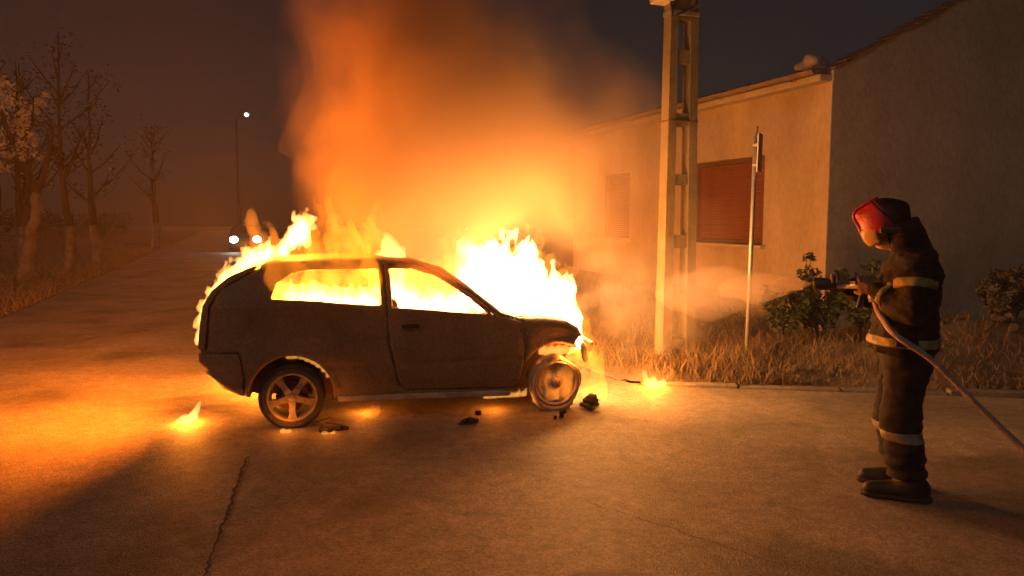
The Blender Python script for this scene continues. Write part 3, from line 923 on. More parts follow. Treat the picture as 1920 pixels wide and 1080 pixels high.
# wheels
def wheel(x, y, sgn, flat, tilt=0.0, burnt=False):
    w = bpy.data.objects.new('wheel', None); C.objects.link(w); w.parent = car
    w.location = (x, y, 0.262); w.rotation_euler = (tilt, 0, 0 if sgn < 0 else math.pi)
    Rt = 0.272; Rr = 0.212
    bm = bmesh.new()
    add_lathe(bm, [(-0.085, Rr - 0.004), (-0.098, Rr + 0.02), (-0.096, Rt - 0.02), (-0.075, Rt - 0.004), (0, Rt), (0.075, Rt - 0.004), (0.096, Rt - 0.02), (0.098, Rr + 0.02), (0.085, Rr - 0.004)], 48, 'Y', True)
    for v in bm.verts:                                # the tyre has gone flat
        lim = -0.262 + 0.002
        if v.co.z < lim:
            v.co.z = lim
            v.co.y *= 1.12
        elif v.co.z < -0.2: v.co.y *= 1 + 0.1 * (-0.2 - v.co.z) / 0.06
    if not burnt:
        part('tyre', bm, M['tyre'], w, True)
    else:
        for v in bm.verts:
            d = math.hypot(v.co.x, v.co.z)
            k = (Rr + (d - Rr) * (0.45 + 0.2 * math.sin(5 * math.atan2(v.co.z, v.co.x)))) / max(d, 1e-4)
            if d > Rr + 0.01 and v.co.z > -0.2: v.co.x *= k; v.co.z *= k
        part('tyre', bm, M['ash_lit_sill'], w, True)
    rm = M['rim'] if not burnt else M['ash_lit_sill']
    bm = bmesh.new()
    add_lathe(bm, [(-0.092, Rr), (-0.092, Rr - 0.022), (-0.07, Rr - 0.03), (0.03, Rr - 0.045), (0.085, Rr - 0.02), (0.085, Rr)], 48, 'Y', True)
    rim = part('rim', bm, rm, w, True)
    if burnt:
        bm = bmesh.new()
        add_lathe(bm, [(-0.05, 0.001), (-0.06, 0.06), (-0.03, 0.09), (-0.055, 0.15), (-0.075, Rr - 0.02), (-0.02, Rr - 0.02), (-0.01, 0.001)], 40, 'Y')
        for v in bm.verts: v.co.y += 0.005 * math.sin(v.co.x * 21 + v.co.z * 13)
        part('wheel_disc', bm, M['ash_lit_sill'], rim, True)
    for k in range(0 if burnt else 5):
        a = 2 * math.pi * k / 5 + R(-90) + (R(30) if burnt else 0)
        bm = bmesh.new()
        # a spoke that flares towards hub and rim
        prof = [(0.035, 0.03), (0.08, 0.024), (0.13, 0.025), (0.172, 0.034), (0.19, 0.048)]
        top = []; bot = []
        for (r_, h_) in prof:
            for arr, yy in ((top, -0.078 - 0.012 * (r_ < 0.1)), (bot, -0.035)):
                arr.append([bm.verts.new((r_, yy + (0.006 if False else 0), -h_)), bm.verts.new((r_, yy, h_))])
        n = len(prof)
        for i in range(n - 1):
            bm.faces.new((top[i][0], top[i][1], top[i + 1][1], top[i + 1][0]))
            bm.faces.new((bot[i][0], bot[i + 1][0], bot[i + 1][1], bot[i][1]))
            bm.faces.new((top[i][0], top[i + 1][0], bot[i + 1][0], bot[i][0]))
            bm.faces.new((top[i][1], bot[i][1], bot[i + 1][1], top[i + 1][1]))
        bm.faces.new((top[0][0], bot[0][0], bot[0][1], top[0][1])); bm.faces.new((top[-1][0], top[-1][1], bot[-1][1], bot[-1][0]))
        bmesh.ops.rotate(bm, verts=bm.verts, matrix=Matrix.Rotation(-a, 3, 'Y'), cent=(0, 0, 0))
        part('spoke', bm, rm, rim)
    bm = bmesh.new()
    add_lathe(bm, [(-0.096, 0.001), (-0.094, 0.025), (-0.085, 0.044), (-0.03, 0.048), (-0.03, 0.001)], 24, 'Y')
    part('hub', bm, rm, rim, True)
    bm = bmesh.new()
    add_lathe(bm, [(-0.01, 0.04), (-0.01, 0.13), (0.012, 0.13), (0.012, 0.04)], 32, 'Y', True)
    part('brake_disc', bm, M['rust'], w)
for (x, y, sg_, bt, tl2) in ((0, -0.7, -1, False, 0), (0, 0.7, 1, False, 0), (WBASE, -0.71, -1, True, R(5)), (WBASE, 0.7, 1, True, 0)):
    wheel(x, y, sg_, True, tl2, bt)

# torn remains of the front bumper, still hanging from the nose
bm = bmesh.new()
add_box(bm, (2.68, -0.36, 0.56), (0.05, 0.3, 0.1), Matrix.Rotation(R(25), 3, 'Z') @ Matrix.Rotation(R(18), 3, 'X'), 0.015)
add_box(bm, (2.66, -0.5, 0.47), (0.05, 0.08, 0.22), Matrix.Rotation(R(35), 3, 'X') @ Matrix.Rotation(R(-18), 3, 'Y'), 0.015)
add_box(bm, (2.60, -0.3, 0.52), (0.16, 0.06, 0.06), None, 0.01)
part('front_bumper', bm, M['char'], car)

# fragments on the ground by the nose
def scrap(loc, sz, rz, label, seed):
    random.seed(seed)
    bm = bmesh.new()
    for k in range(4):
        add_box(bm, (random.uniform(-.5, .5) * sz, random.uniform(-.25, .25) * sz, 0.025 + random.uniform(0, .08) * (k % 2)),
                (sz * random.uniform(.3, .8), sz * random.uniform(.15, .4), 0.03 + 0.03 * random.random()),
                Matrix.Rotation(random.uniform(-1, 1), 3, 'Z') @ Matrix.Rotation(random.uniform(-.5, .5), 3, 'Y'), 0.006)
    for v in bm.verts: v.co.z = max(v.co.z, 0.002)
    o = part('burnt_fragment', bm, M['char'])
    o.location = loc; o.rotation_euler = (0, 0, rz)
    tag(o, label, 'debris', 'burnt fragments fallen from the car')
scrap((0.74, 6.72, 0.0), 0.22, 0.5, 'crumpled charred piece lying by the burnt front wheel', 3)
scrap((0.40, 6.38, -0.015), 0.1, 0.1, 'small flat charred chip just in front of the front wheel', 4)
scrap((-0.35, 6.25, -0.02), 0.14, 0.2, 'charred strip lying under the middle of the sill', 5)
scrap((-1.45, 5.98, -0.012), 0.22, 0.2, 'thin charred strip lying just behind the rear wheel', 6)
random.seed(31)

# ------------------------------------------------------------------ flames
def flame_mat(name, s, col=FIRE):
    return vol(name, (0, 0, 0), 0.0, col, s)
FM = {'hot': flame_mat('flame_white', 20.0, (1.0, 0.43, 0.11)), 'mid': flame_mat('flame_yellow', 15.0, (1.0, 0.4, 0.07)), 'low': flame_mat('flame_orange', 6.0, (1.0, 0.27, 0.02))}

FM['white'] = flame_mat('flame_blinding', 48.0, (1.0, 0.5, 0.2))
FM['tint'] = flame_mat('flame_wheel', 10.0, (1.0, 0.27, 0.02))
FM['edge'] = flame_mat('flame_bright', 24.0, (1.0, 0.42, 0.09))
def flame_field(X, Y, Z, tongues, seed, warp=0.1, freq=4.5, rough=0.05, k=0.05):
    z0 = min(t[2] for t in tongues)
    amp = warp * np.clip(0.25 + (Z - z0) * 1.3, 0.2, 1.2)
    Xs, Ys, Zs = np.broadcast_arrays(X, Y, Z)
    nx = fbm(Xs * freq, Ys * freq, Zs * freq * 0.6, seed, 3)
    ny = fbm(Xs * freq, Ys * freq, Zs * freq * 0.6, seed + 9, 3)
    Xw = Xs + nx * amp; Yw = Ys + ny * amp
    Fd = np.full(Xs.shape, 0.25, np.float32)
    gx, gy, gz = X.ravel(), Y.ravel(), Z.ravel()
    for (tx, ty, tz, h, r, lx, ly) in tongues:
        m_ = 0.16 + warp
        i0, i1 = np.searchsorted(gx, (min(tx, tx + lx) - r - m_, max(tx, tx + lx) + r + m_))
        j0, j1 = np.searchsorted(gy, (min(ty, ty + ly) - r - m_, max(ty, ty + ly) + r + m_))
        k0, k1 = np.searchsorted(gz, (tz - 0.1, tz + h + 0.12))
        s_ = (slice(i0, i1), slice(j0, j1), slice(k0, k1))
        t = (Zs[s_] - tz) / h
        tc_ = np.clip(t, 0, 1)
        rad = r * np.minimum(1.0, 0.75 + 1.2 * tc_) * (1 - tc_ ** 2.3)
        d = np.sqrt((Xw[s_] - tx - lx * tc_ ** 1.4) ** 2 + (Yw[s_] - ty - ly * tc_ ** 1.4) ** 2) - rad
        d = np.maximum(d, np.maximum(-t, t - 1) * h)
        Fd[s_] = smin(Fd[s_], d.astype(np.float32), k)
    n2 = fbm(Xs * freq * 2.8, Ys * freq * 2.8, Zs * freq * 1.8, seed + 4, 4, 0.62)
    return Fd + n2 * rough * np.clip(0.3 + (Zs - z0) * 1.6, 0.3, 1.5)

def flame(name, label, tongues, seed, m, world=False, vx=0.016, warp=0.17, freq=3.6, rough=0.085, k=0.05, lights=()):
    """tongues: (x, y, z base, height, radius, lean x, lean y); car frame unless world"""
    T = np.array(tongues)
    pad = 0.14 + warp
    lo = (min((T[:, 0] - T[:, 4]).min(), (T[:, 0] + T[:, 5] - T[:, 4]).min()) - pad, min((T[:, 1] - T[:, 4]).min(), (T[:, 1] + T[:, 6] - T[:, 4]).min()) - pad, T[:, 2].min() - 0.05)
    hi = (max((T[:, 0] + T[:, 4]).max(), (T[:, 0] + T[:, 5] + T[:, 4]).max()) + pad, max((T[:, 1] + T[:, 4]).max(), (T[:, 1] + T[:, 6] + T[:, 4]).max()) + pad, (T[:, 2] + T[:, 3]).max() + 0.1)
    X, Y, Z = axes(lo, hi, vx)
    Fd = flame_field(X, Y, Z, tongues, seed, warp, freq, rough, k)
    o = link(name, field_mesh(Fd, lo, vx, name), FM[m])
    if not world:
        o.location = CO; o.rotation_euler = (0, 0, CYAW)
    tag(o, label, 'flame')
    for (p, watt, rad) in lights:
        l = bpy.data.lights.new('fire_light', 'POINT')
        l.energy = watt; l.color = FIRE_HOT if name == 'engine_fire' else ((1.0, 0.2, 0.01) if watt > 4000 else FIRE); l.shadow_soft_size = rad
        lo_ = bpy.data.objects.new('fire_light', l); C.objects.link(lo_)
        lo_.parent = o; lo_.location = p
    return o

rs = np.random.RandomState(42)
def jit(a): return rs.uniform(-a, a)
# bonnet
T = []
for i in range(9):
    for j in range(5):
        x = 1.74 + i * 0.095; y = -0.5 + j * 0.26
        zb = 0.93 - 0.12 * max(0, (x - 1.7)) / 0.9 - (0.1 if x > 2.4 else 0) - 0.04
        h = 0.47 * (0.75 + 0.5 * math.sin(i * 1.9 + j)) * (1.0 if 1.7 < x < 2.3 else 0.75) + 0.16
        T.append((x + jit(.03), y + jit(.05), zb, h, 0.12 + jit(.02), -0.02 + jit(.07), jit(.08)))
for j in range(6):
    T.append((2.60 + jit(.03), -0.5 + j * 0.18, 0.5, 0.36 + jit(.06), 0.07, -0.06, jit(.04)))
flame('engine_fire', 'tall white-hot flame roaring over the bonnet of the burning car', T, 1, 'white', lights=(((2.25, -0.1, 1.06), 270, 0.16), ((1.95, 0.75, 1.15), 600, 0.16), ((2.74, -0.3, 0.7), 270, 0.1)))
T = []
for i in range(10):
    for j in range(4):
        x = 1.6 + i * 0.11; y = -0.5 + j * 0.34
        T.append((x + jit(.05), y + jit(.08), 0.95 - 0.1 * max(0, x - 1.7) + jit(.08), (0.52 + jit(.18)) * (1.0 if x < 2.35 else 0.6), 0.085, -0.05 + jit(.12), jit(.12)))
for j in range(7):
    T.append((2.7 + jit(.06), -0.55 + j * 0.16, 0.32 + jit(.08), 0.5 + jit(.12), 0.08, -0.12, jit(.06)))
sh = flame('flame_tongue', None, T, 21, 'low', warp=0.2, rough=0.12)
eng = bpy.data.objects['engine_fire']
sh.parent = eng; sh.location = (0, 0, 0); sh.rotation_euler = (0, 0, 0)
del sh['category']
# cabin, low white and high yellow
T = []
for i in range(13):
    for j in range(4):
        x = 0.05 + i * 0.125; y = -0.48 + j * 0.3
        top = 1.11 + 0.05 * math.sin(i * 1.7 + j * 2.0) - 0.1 * max(0, x - 0.9) + (0.2 if i == 7 else 0)
        T.append((x + jit(.03), y + jit(.04), 0.72, top - 0.72 + jit(.06), 0.12, jit(.06), jit(.05)))
flame('cabin_fire', 'bright flame filling the cabin, seen through the side windows', T, 2, 'hot', warp=0.06, lights=(((-0.3, -0.36, 1.06), 4600, 0.32), ((1.0, -0.0, 1.05), 90, 0.12)))
T = []
for i in range(10):
    for j in range(2):
        T.append((-0.25 + i * 0.18 + jit(.05), -0.35 + j * 0.6, 0.9, 0.44 + jit(.08), 0.12, jit(.1), jit(.1)))
flame('cabin_fire', 'yellow upper flame licking under the roof of the burning car', T, 12, 'low', warp=0.08)
# licking out of the rear side window over the roof edge
T = []
for i in range(14):
    T.append((-0.12 + i * 0.062, -0.8 + jit(.03), 1.18 + jit(.05), 0.3 + jit(.1), 0.035 + 0.035 * min(1, i / 5), -0.02 + jit(.05), 0.1))
    T.append((-0.16 + i * 0.064, -0.68 + jit(.03), 1.22 + jit(.05), 0.38 + jit(.12), 0.04 + 0.035 * min(1, i / 5), -0.02 + jit(.06), 0.1))
    T.append((-0.2 + i * 0.07, -0.45 + jit(.1), 1.34, 0.42 + jit(.2), 0.085, -0.02 + jit(.07), 0.1))
FM['veil'] = flame_mat('flame_veil', 5.5, (1.0, 0.24, 0.012))
flame('window_flame', 'orange flame licking out of the rear side window and over the roof edge', T, 3, 'veil', warp=0.11, rough=0.08)
# on the roof above the door pillar
T = [(0.88, 0.0, 1.33, 0.3, 0.085, -0.03, 0), (0.97, -0.1, 1.33, 0.19, 0.07, 0.03, 0), (0.8, 0.1, 1.33, 0.12, 0.06, 0.0, 0), (0.92, -0.05, 1.33, 0.22, 0.08, 0.02, 0)]
flame('roof_flame', 'small pointed white flame standing on the roof above the door pillar', T, 4, 'hot', warp=0.06, freq=6)
# tailgate
T = []
spine = [(-0.76, 0.7), (-0.75, 0.84), (-0.71, 0.98), (-0.66, 1.1), (-0.56, 1.2), (-0.42, 1.29), (-0.28, 1.36), (-0.12, 1.43), (0.02, 1.52), (0.08, 1.62)]
for i, (x, z) in enumerate(spine):
    for j in range(5):
        y = -0.42 + j * 0.24
        T.append((x + jit(.02), y + jit(.05), z - 0.03, 0.16 + 0.03 * (i > 4) + jit(.05), 0.048 + 0.014 * (i > 4), 0.07 + jit(.04), jit(.06)))
for j in range(7):
    T.append((0.06 + jit(.12), -0.3 + j * 0.13, 1.5, 0.3 + jit(.08), 0.05, 0.04 + jit(.06), jit(.05)))
flame('tailgate_fire', 'curling flame running up the tailgate edge to a ragged tip', T, 5, 'edge', warp=0.09, freq=6.0, rough=0.075, lights=(((0.05, 0.1, 1.74), 130, 0.12),))
# far side of the car
T = [(0.1 + i * 0.2 + jit(.05), 0.95 + jit(.05), 0.15 + 0.02 * i, 0.7 + jit(.2), 0.12, -0.03, -0.05) for i in range(9)]
flame('far_side_fire', 'flames burning along the hidden far side of the car', T, 6, 'mid', warp=0.1, lights=(((1.2, 1.08, 0.62), 500, 0.14), ((-0.3, 1.02, 0.42), 380, 0.1)))
# wheel arches and underside
T = [(2.14 + i * 0.09 + jit(.03), -0.74 + jit(.04), 0.06 + jit(.05), 0.45 + jit(.1), 0.05, 0.02 + jit(.05), 0) for i in range(8)]
flame('wheel_flame', 'thin orange flame wrapped around the burnt front wheel and nose', T, 17, 'tint', warp=0.1, rough=0.08, vx=0.013)
T = [(WBASE - 0.1 + i * 0.07, -0.68, 0.5, 0.1 + jit(.02), 0.04, 0.02, 0) for i in range(5)]
flame('arch_flame', 'thin bright flame under the front wheel arch', T, 7, 'mid', warp=0.04, rough=0.03, vx=0.01, lights=(((WBASE + 0.1, -0.84, 0.5), 12, 0.03),))
T = [(1.65 + i * 0.07, -0.74, 0.14, 0.075 + jit(.02), 0.03, 0.03, 0) for i in range(6)]
flame('sill_flame', 'low flame along the front end of the door sill', T, 8, 'mid', warp=0.03, rough=0.02, vx=0.01, lights=(((1.75, -0.6, 0.12), 6, 0.03),))
T = [(0.6 + i * 0.05, -0.6, 0.005, 0.11 + jit(.03), 0.03, 0.02, 0) for i in range(3)]
flame('underbody_flame', 'dim small flame on the ground under the middle of the car', T, 13, 'low', warp=0.03, rough=0.02, vx=0.01, lights=(((0.6, -0.4, 0.1), 8, 0.03),))
T = [(0.33 * math.cos(a), -0.79, 0.275 + 0.335 * math.sin(a) - 0.02, 0.06, 0.022, 0.02, 0) for a in np.radians([95, 85, 75, 66, 57, 48, 38, 28])]
flame('arch_flame', 'thin bright flame edging the rear wheel arch', T, 19, 'mid', warp=0.02, rough=0.015, vx=0.008)
# burning drips and pools on the ground
def ground_flame(name, label, loc, ts, seed, watt, m='hot'):
    o = flame(name, label, ts, seed, m, True, 0.008, 0.035, 9.0, 0.02, 0.03, lights=(((0, 0, 0.12), watt, 0.04),) if watt else ())
    o.location = loc
ground_flame('puddle_flame', 'small leaning flame on the ground behind the rear bumper', (-2.76, 6.22, 0.0),
             [(-0.06, 0, 0, 0.09, 0.05, 0.05, 0), (0.0, 0, 0, 0.14, 0.05, 0.1, 0), (0.03, 0.02, 0.0, 0.21, 0.045, 0.1, 0)], 9, 45)
ground_flame('puddle_flame', 'small flame on the ground near the concrete pole', (1.46, 7.6, 0.0),
             [(-0.06, 0, 0, 0.22, 0.035, -0.06, 0), (0.0, 0, 0, 0.13, 0.06, 0.0, 0), (0.08, 0, 0, 0.1, 0.05, 0.03, 0)], 10, 45)
ground_flame('puddle_flame', 'tiny flame on the ground directly below the rear wheel', (-1.84, 5.94, 0.0),
             [(-0.02, 0, 0, 0.045, 0.03, 0, 0), (0.03, 0, 0, 0.04, 0.025, 0, 0)], 11, 3, 'mid')
ground_flame('puddle_flame', 'tiny flat flame on the ground beside the rear wheel', (-1.48, 5.9, 0.0),
             [(-0.03, 0, 0, 0.03, 0.03, 0, 0), (0.03, 0, 0, 0.035, 0.022, 0.02, 0)], 14, 2, 'mid')
# ------------------------------------------------------------------ firefighter
PF = Vector((-0.93, 0.37, 0)).normalized()
PROT = math.atan2(PF.y, PF.x)
PLOC = Vector((2.46, 4.60, 0))
def pl(f, l, z):
    return Vector((PLOC.x + PF.x * f - PF.y * l, PLOC.y + PF.y * f + PF.x * l, z))
NZ = 1.315                                            # nozzle axis height
plo = (-0.36, -0.44, 0.0); phi = (0.66, 0.44, 1.92)
pv = 0.0094
X, Y, Z = axes(plo, phi, pv)

def legs(r0, r1, r2, top=0.93):
    F = None
    for (s, kf, af) in ((1, 0.03, -0.03), (-1, 0.05, -0.02)):
        hip = (0.0, s * 0.1, top); kn = (kf, s * 0.115, 0.5); an = (af, s * 0.12, 0.1)
        d = smin(capsule(X, Y, Z, hip, kn, r0, r1), capsule(X, Y, Z, kn, an, r1, r2), 0.04)
        F = d if F is None else smin(F, d, 0.03)
    return F

SHL, ELL, WRL = (-0.01, 0.19, 1.44), (-0.0, 0.25, 1.185), (0.19, 0.115, 1.285)
SHR, ELR, WRR = (-0.02, -0.2, 1.44), (0.14, -0.26, 1.2), (0.345, -0.06, 1.285)
def arms(ru, re, rw):
    F = None
    for (a, b, c) in ((SHL, ELL, WRL), (SHR, ELR, WRR)):
        d = smin(capsule(X, Y, Z, a, b, ru, re), capsule(X, Y, Z, b, c, re, rw), 0.03)
        F = d if F is None else np.minimum(F, d)
    return F

def torso(r, top=1.42):
    Ys = Y * 0.74
    d = capsule(X, Ys, Z, (0.025, 0, 0.98), (-0.0, 0, 1.34), r * 1.0, r * 0.97)
    sh = capsule(X, Y, Z, (-0.01, -0.145, 1.43), (-0.01, 0.145, 1.43), r * 0.6, r * 0.6)
    return smin(d, sh, 0.09)

def hand(fc, lc, side, grow):
    """fist round the nozzle: palm, four fingers over the top, thumb beneath; side = +1 near hand"""
    F = ellipsoid(X, Y, Z, (fc, lc + side * 0.052, NZ - 0.004), (0.05 + grow, 0.022 + grow, 0.046 + grow))
    lens = (0.9, 1.0, 0.97, 0.8)
    for k in range(4):
        f0 = fc + 0.040 - 0.0265 * k
        e = lens[k]
        pts = [(f0, lc + side * 0.055, NZ + 0.03), (f0 + 0.004, lc + side * 0.03, NZ + 0.052), (f0 + 0.004, lc - side * 0.012 * e, NZ + 0.052), (f0, lc - side * 0.042 * e, NZ + 0.026 - 0.012 * e)]
        for i in range(3):
            F = np.minimum(F, capsule(X, Y, Z, pts[i], pts[i + 1], 0.0105 + grow - 0.001 * i, 0.0098 + grow - 0.001 * i))
    th = [(fc - 0.015, lc + side * 0.052, NZ - 0.025), (fc + 0.022, lc + side * 0.04, NZ - 0.048), (fc + 0.052, lc + side * 0.012, NZ - 0.046)]
    for i in range(2):
        F = np.minimum(F, capsule(X, Y, Z, th[i], th[i + 1], 0.013 + grow, 0.011 + grow))
    return F

HL, HR = (0.25, 0.03), (0.40, 0.03)
def hands(grow):
    a = smin(hand(HL[0], HL[1], 1, grow), capsule(X, Y, Z, WRL, (HL[0] - 0.02, HL[1] + 0.052, NZ - 0.01), 0.032 + grow, 0.03 + grow), 0.015)
    b = smin(hand(HR[0], HR[1], -1, grow), capsule(X, Y, Z, WRR, (HR[0] - 0.02, HR[1] - 0.052, NZ - 0.01), 0.032 + grow, 0.03 + grow), 0.015)
    return np.minimum(a, b)

# head frame, bowed forward
TA = R(24)
HC = (0.15, 0.0, 1.672)
hx = (X - HC[0]) * math.cos(TA) - (Z - HC[2]) * math.sin(TA)
hz = (X - HC[0]) * math.sin(TA) + (Z - HC[2]) * math.cos(TA)
hx, hy, hz = np.broadcast_arrays(hx, Y, hz)
def head():
    d = ellipsoid(hx, hy, hz, (-0.01, 0, 0.02), (0.1, 0.077, 0.115))
    jaw = ellipsoid(hx, hy, hz, (0.035, 0, -0.065), (0.062, 0.055, 0.06))
    d = smin(d, jaw, 0.04)
    d = smin(d, capsule(hx, hy, hz, (0.09, 0, 0.01), (0.114, 0, -0.03), 0.01, 0.015), 0.015)      # nose
    d = smin(d, capsule(hx, hy, hz, (0.085, -0.022, -0.068), (0.085, 0.022, -0.068), 0.009, 0.009), 0.008)   # lips
    d = smin(d, capsule(hx, hy, hz, (0.085, -0.04, 0.025), (0.085, 0.04, 0.025), 0.013, 0.013), 0.015)      # brow
    for s in (1, -1):
        d = np.maximum(d, -ellipsoid(hx, hy, hz, (0.096, s * 0.032, 0.005), (0.014, 0.017, 0.009)))        # eye sockets
        d = smin(d, ellipsoid(hx, hy, hz, (0.087, s * 0.031, 0.005), (0.011, 0.011, 0.009)), 0.003)
        d = smin(d, ellipsoid(hx, hy, hz, (-0.005, s * 0.079, -0.005), (0.022, 0.009, 0.032)), 0.008)      # ears
    return smin(d, capsule(X, Y, Z, (0.1, 0, 1.62), (-0.03, 0, 1.46), 0.058, 0.065), 0.04)
body = smin(torso(0.135), legs(0.085, 0.06, 0.045), 0.05)
body = smin(body, arms(0.055, 0.045, 0.033), 0.03)
for (s, af) in ((1, -0.03), (-1, -0.02)):
    body = smin(body, capsule(X, Y, Z, (af - 0.02, s * 0.12, 0.06), (af + 0.17, s * 0.12, 0.045), 0.04, 0.03), 0.03)
body = smin(body, hands(-0.003), 0.012)
body = smin(body, head(), 0.03)
person = link('person', field_mesh(body, plo, pv, 'person'), M['skin'])
person.location = PLOC; person.rotation_euler = (0, 0, PROT)
tag(person, 'firefighter in dark turnout gear and red helmet, head bowed, aiming a hose nozzle', 'person')

fold = fbm(X * 9, Y * 9, Z * 15, 3, 3) * 0.026 + fbm(X * 26, Y * 26, Z * 34, 5, 2) * 0.009
jt = smin(torso(0.178), arms(0.084, 0.077, 0.058), 0.045)
skirt = capsule(X, Y * 0.76, Z, (0.035, 0, 0.93), (0.01, 0, 1.1), 0.19, 0.168)
jt = smin(jt, skirt, 0.05)
collar = capsule(X, Y * 0.9, Z, (-0.03, 0, 1.5), (0.01, 0, 1.555), 0.1, 0.098)
jt = smin(jt, collar, 0.03)
jt = np.maximum(jt + fold, 0.915 + 0.03 * X + 0.015 * np.sin(Y * 22) - Z)      # hem
jt = np.maximum(jt, Z - 1.585 - 0.15 * (0.0 - X))
link('jacket', field_mesh(jt, plo, pv, 'jacket'), M['navy'], person)
tr = smin(legs(0.128, 0.112, 0.104), capsule(X, Y * 0.8, Z, (0.0, 0, 0.9), (0.0, 0, 1.0), 0.15, 0.15), 0.05)
fold2 = fbm(X * 8, Y * 8, Z * 16, 8, 3) * 0.022 + 0.008 * np.sin(Z * 70 + X * 12) * np.clip((0.45 - Z) / 0.2, 0, 1)
tr = np.maximum(np.maximum(tr + fold2, 0.15 + 0.25 * np.abs(X) * 0 - Z), Z - 1.0)
link('trousers', field_mesh(tr, plo, pv, 'trousers'), M['navy'], person)
for (s, af) in ((1, -0.03), (-1, -0.02)):
    b = smin(capsule(X, Y, Z, (af - 0.06, s * 0.12, 0.075), (af + 0.21, s * 0.13, 0.05), 0.066, 0.046), capsule(X, Y, Z, (af - 0.01, s * 0.12, 0.1), (af - 0.0, s * 0.12, 0.3), 0.075, 0.07), 0.05)
    b = np.maximum(b, 0.02 - Z)
    bo = link('boot', field_mesh(b, plo, pv, 'boot'), M['boot'], person)
    so2 = np.maximum(capsule(X, Y, Z * 0.5, (af - 0.07, s * 0.12, 0.0), (af + 0.22, s * 0.13, 0.0), 0.069, 0.05), np.maximum(0.0085 - Z, Z - 0.034))
    link('sole', field_mesh(so2, plo, pv, 'sole'), M['char'], bo)
glo = (0.1, -0.13, 1.2); gv = 0.0042
Xc, Yc, Zc = X, Y, Z
X, Y, Z = axes(glo, (0.5, 0.2, 1.41), gv)
link('glove', field_mesh(hands(0.002), glo, gv, 'glove'), M['glove'], person)
X, Y, Z = Xc, Yc, Zc
# reflective bands, a little proud of the cloth
def band(F, zone, name, m):
    return link(name, field_mesh(np.maximum(np.maximum(F - 0.006, zone), -(F + 0.02)), plo, pv, name), m, person)
hem_axis = Z - 0.0 * X
band(jt, np.abs(Z - 0.985 - 0.03 * X) - 0.028, 'reflective_band', M['reflect'])
def across(a, b, t, half):
    a = np.array(a); b = np.array(b); d = b - a; L = np.linalg.norm(d); d = d / L
    c = a + d * L * t
    s = np.abs((X - c[0]) * d[0] + (Y - c[1]) * d[1] + (Z - c[2]) * d[2]) - half
    near = np.sqrt((X - c[0]) ** 2 + (Y - c[1]) ** 2 + (Z - c[2]) ** 2) - 0.14
    return np.maximum(s, near)
aL = np.maximum(jt, capsule(X, Y, Z, SHL, ELL, 0.115, 0.11))
band(aL, across(SHL, ELL, 0.38, 0.028), 'reflective_band', M['reflect'])
band(jt, np.maximum(across(SHR, ELR, 0.4, 0.026), -0.02 - (-Y - 0.12)), 'reflective_band', M['reflect'])
aF = np.maximum(jt, capsule(X, Y, Z, ELL, WRL, 0.1, 0.085))
band(aF, across(ELL, WRL, 0.78, 0.018), 'reflective_band', M['reflect'])
band(tr, np.maximum(np.abs(Z - 0.405) - 0.03, -Y), 'reflective_band', M['silver'])
band(tr, np.maximum(np.abs(Z - 0.405) - 0.03, Y), 'reflective_band', M['silver'])
# helmet
hm = ellipsoid(hx, hy, hz, (-0.015, 0, 0.038), (0.144, 0.116, 0.147))
hm = smin(hm, capsule(hx, hy, hz, (-0.13, 0, 0.08), (0.1, 0, 0.13), 0.03, 0.03), 0.05)
shell_h = np.maximum(hm, -(hm + 0.018))
cut = np.maximum(-0.045 - hz, np.maximum(hx - 0.09, 0.03 - hz) * 0 - 1)
shell_h = np.maximum(shell_h, -0.05 - hz - 0.25 * np.clip(hx, -0.2, 0.2) * -1)
hb_ = hx + 0.035 - 0.3 * (hz - 0.04)
link('helmet', field_mesh(np.maximum(shell_h, -hb_), plo, pv, 'helmet'), M['helmet_red'], person)
link('helmet_back', field_mesh(np.maximum(shell_h, hb_), plo, pv, 'helmet_back'), M['helmet_shade'], person)  # same shell, split off so its shaded rear is coloured darker
band_h = np.maximum(np.maximum(hm - 0.006, -(hm + 0.024)), np.abs(-0.05 - hz + 0.25 * np.clip(hx, -0.2, 0.2) + 0.008) - 0.01)
link('helmet_rim', field_mesh(band_h, plo, pv, 'helmet_rim'), M['noz_dark'], person)
comb = np.maximum(np.maximum(hm - 0.014, np.abs(hy) - 0.011), np.maximum(np.maximum(-(hm + 0.01), -0.03 - hz), -0.035 - hx))
link('helmet_comb', field_mesh(comb, plo, pv, 'helmet_comb'), M['helmet_red'], person)
vs_ = ellipsoid(hx, hy, hz, (0.0, 0, -0.005), (0.145, 0.108, 0.14))
vs_ = np.maximum(np.maximum(vs_, -(vs_ + 0.014)), np.maximum(0.06 - hx, np.maximum(-0.075 - hz, hz - 0.045)))
link('visor', field_mesh(vs_, plo, pv, 'visor'), M['visor'], person)
cu = capsule(X, Y, Z, (0.06, 0, 1.66), (0.0, 0, 1.53), 0.118, 0.115)
cu = np.maximum(np.maximum(cu + fold * 0.6, -(cu + 0.02)), np.maximum(hx - 0.025, hz - 0.0))
link('neck_curtain', field_mesh(cu, plo, pv, 'neck_curtain'), M['navy'], person)
part('helmet_light', box((0.13, 0.125, 1.66), (0.12, 0.03, 0.035), 0.008), M['noz_dark'], person)
part('pocket', box((0.03, 0.27, 1.02), (0.12, 0.02, 0.1), 0.008), M['navy'], person)

